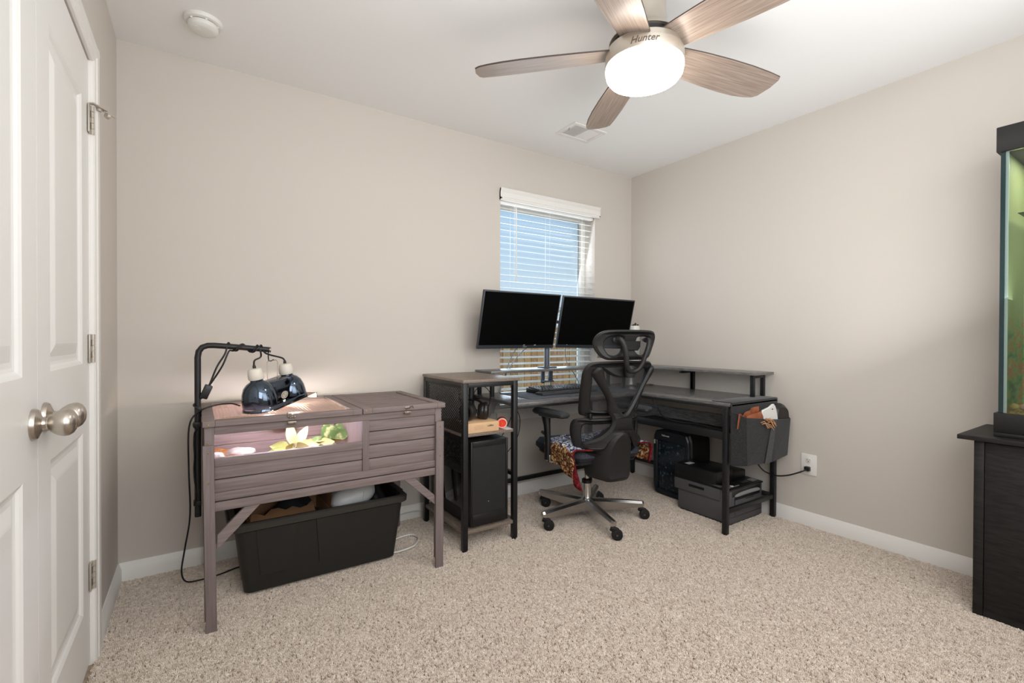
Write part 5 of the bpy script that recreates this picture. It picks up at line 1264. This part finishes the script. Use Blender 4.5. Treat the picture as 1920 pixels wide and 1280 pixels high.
# ================================================================== AQUARIUM ON ITS CABINET (right edge)
cbn = thing('aquarium_cabinet', 'black stained wooden cabinet along the right wall under the fish tank', 'cabinet', (-.24, -2.6, 0))
KW = M['black_wood']
KX, KY1, KY0, KZ = -.440, -2.153, -3.02, .703
MB().box(KX, -.018, KY0, KY1, KZ, KZ+.018, .002).build('cabinet_top', KW, cbn)
fx = KX+.030
MB().box(fx+.016, -.025, KY0+.04, KY1-.045, .0, KZ-.0005, .001).build('carcass', KW, cbn)
MB().box(fx, fx+.0155, KY1-.075, KY1-.045, .002, KZ-.001, .001).build('stile', KW, cbn)
MB().box(fx, fx+.0155, KY0+.04, KY0+.07, .002, KZ-.001, .001).build('stile', KW, cbn)
ymid = (KY0+KY1)/2
for a, b in ((ymid+.002, KY1-.0765), (KY0+.0715, ymid-.002)):
    d_ = MB().box(fx+.003, fx+.0155, a, b, .03, KZ-.006, .001).build('door', KW, cbn)
    MB().lathe([(0, 0), (.0045, 0), (.0045, .0008), (0, .001)], basis((fx+.003, (b-.058) if a > ymid else (a+.058), .612), (0, -1, 0), (0, 0, 1)), n=12).build('knob_hole', M['rubber'], d_)
MB().box(fx+.004, fx+.0155, KY0+.0715, KY1-.0765, .002, .029).build('plinth', KW, cbn)
aq = thing('aquarium', 'tall glass fish tank with black base and lid on the black cabinet', 'aquarium', (-.2, -2.6, .7215))
AX0, AX1, AY1, AY0, AZ0, AZ1 = -.375, -.035, -2.246, -2.92, .7215, 1.945
TB = pm('tank_black_plastic', (19, 18, 18), .45)
MB().box(AX0, AX1, AY0, AY1, AZ0, AZ0+.016, .002).box(AX0, AX0+.012, AY0, AY1, AZ0+.016, .815, .002).box(AX1-.012, AX1, AY0, AY1, AZ0+.016, .815, .002).box(AX0+.012, AX1-.012, AY0, AY0+.012, AZ0+.016, .815, .002).box(AX0+.012, AX1-.012, AY1-.012, AY1, AZ0+.016, .815, .002).build('base_trim', TB, aq)
MB().box(AX0, AX1, AY0, AY1, 1.846, AZ1, .003).build('lid', TB, aq)
gx0, gx1, gy0, gy1 = AX0+.0125, AX1-.0125, AY0+.0125, AY1-.0125
for nm, a in (('glass_front', (gx0, gx0+.010, gy0, gy1)), ('glass_back', (gx1-.010, gx1, gy0, gy1)), ('glass_side', (gx0+.0105, gx1-.0105, gy1-.010, gy1)), ('glass_side', (gx0+.0105, gx1-.0105, gy0, gy0+.010))):
    MB().box(*a, .738, 1.8455).build(nm, M['tank_glass'], aq, smooth=0)
# polished end faces of the front sheet: the dark green edge of thick glass, and a clear seal line
MB().box(gx0-.0002, gx0+.0102, gy1+.0002, gy1+.0012, .816, 1.8455).build('glass_edge', pm('green_glass_edge', (16, 36, 38), .2), aq, smooth=0)
MB().box(gx0-.0012, gx0-.0004, gy1-.013, gy1+.001, .816, 1.8455).build('edge_bevel', pm('dark_green_edge', (18, 40, 42), .15), aq, smooth=0)
MB().box(gx0+.0103, gx0+.016, gy1-.020, gy1-.0105, .816, 1.8455).build('silicone_seal', pm('clear_silicone', (236, 236, 238), .35), aq, smooth=0)
def scene_mat():
    m = D.materials.new('planted_backing_sheet'); m.use_nodes = True; nt = m.node_tree; b = nt.nodes['Principled BSDF']; b.inputs['Roughness'].default_value = .6
    N, L = nt.nodes, nt.links; tc = N.new('ShaderNodeTexCoord'); sx = N.new('ShaderNodeSeparateXYZ'); L.new(tc.outputs['Object'], sx.inputs[0])
    nz = N.new('ShaderNodeTexNoise'); nz.inputs['Scale'].default_value = 11; mp_x = N.new('ShaderNodeMapping'); mp_x.inputs['Scale'].default_value = (1, .7, 2.2); L.new(tc.outputs['Object'], mp_x.inputs[0]); L.new(mp_x.outputs[0], nz.inputs['Vector'])
    r1 = N.new('ShaderNodeValToRGB'); cols = [(.3, (70, 104, 84)), (.42, (110, 150, 84)), (.5, (150, 150, 84)), (.58, (186, 96, 72)), (.66, (150, 168, 90)), (.8, (84, 120, 110))]
    while len(r1.color_ramp.elements) < len(cols): r1.color_ramp.elements.new(.5)
    for e, (p_, c_) in zip(r1.color_ramp.elements, cols): e.position = p_; e.color = (*s2l(c_), 1)
    L.new(nz.outputs[0], r1.inputs[0])
    r2 = N.new('ShaderNodeValToRGB'); r2.color_ramp.elements[0].position = .44; r2.color_ramp.elements[1].position = .56
    mr = N.new('ShaderNodeMapRange'); mr.inputs[1].default_value = 0; mr.inputs[2].default_value = 1.2; L.new(sx.outputs[2], mr.inputs[0]); 
    r2.color_ramp.elements[0].position = .30; r2.color_ramp.elements[1].position = .44; L.new(mr.outputs[0], r2.inputs[0])
    mx = N.new('ShaderNodeMix'); mx.data_type = 'RGBA'; L.new(r2.outputs[0], mx.inputs[0]); L.new(r1.outputs[0], mx.inputs[6]); mx.inputs[7].default_value = (*s2l((168, 172, 126)), 1)
    L.new(mx.outputs[2], b.inputs['Base Color']); return m
MB().box(gx1-.016, gx1-.0105, gy0+.011, gy1-.012, .738, 1.8455).box(gx0+.02, gx1-.0165, gy1-.0155, gy1-.0108, .738, 1.8455).build('backing_sheet', scene_mat(), aq, smooth=0)
MB().box(gx0+.013, gx1-.02, gy0+.03, gy1-.045, 1.598, 1.600).build('water_surface', glass_thin('still_water', (226, 236, 206), .02), aq, smooth=0)
mb = MB(); mb.grid(lambda u, v: Vector((gx0+.0165+u*(gx1-gx0-.035), gy0+.015+v*(gy1-gy0-.032), .812+.016*noise.noise(Vector((u*5, v*9, 0)))+.012*noise.noise(Vector((u*22, v*40, 2))))), 40, 80)
o = mb.build('gravel', pm('yellow_gravel', (206, 170, 100), .8, rgb2=(150, 104, 60), scale=55, bump=.6, bscale=70), aq, smooth=60); o['kind'] = 'stuff'
random.seed(11)
sm = [pm('tank_stone_%s' % n_, c_, .7, rgb2=c2_, scale=20) for n_, c_, c2_ in (('gold', (214, 180, 104), (170, 130, 70)), ('pink', (200, 150, 124), (160, 104, 80)), ('brown', (120, 84, 56), (90, 60, 40)))]
for k in range(9):
    mb = MB(); bmesh.ops.create_icosphere(mb.bm, subdivisions=1, radius=1)
    c_ = Vector((gx0+.030+random.uniform(0, .04), gy1-.035-k*.024, .830+random.uniform(0, .018)))
    for v in mb.bm.verts: v.co = Vector((v.co.x*.016, v.co.y*.018, v.co.z*.014))*(1+.3*noise.noise(v.co*2+Vector((k, 0, 0))))+c_
    mb.build('stone', sm[k % 3], aq, smooth=60)
tl = D.lights.new('tank_lamp', 'AREA'); tl.shape = 'RECTANGLE'; tl.size = .2; tl.size_y = .5; tl.energy = 2.6; tl.color = (1, .97, .86)
to = D.objects.new('tank_lamp', tl); C.objects.link(to); to.location = (-.20, -2.58, 1.84)
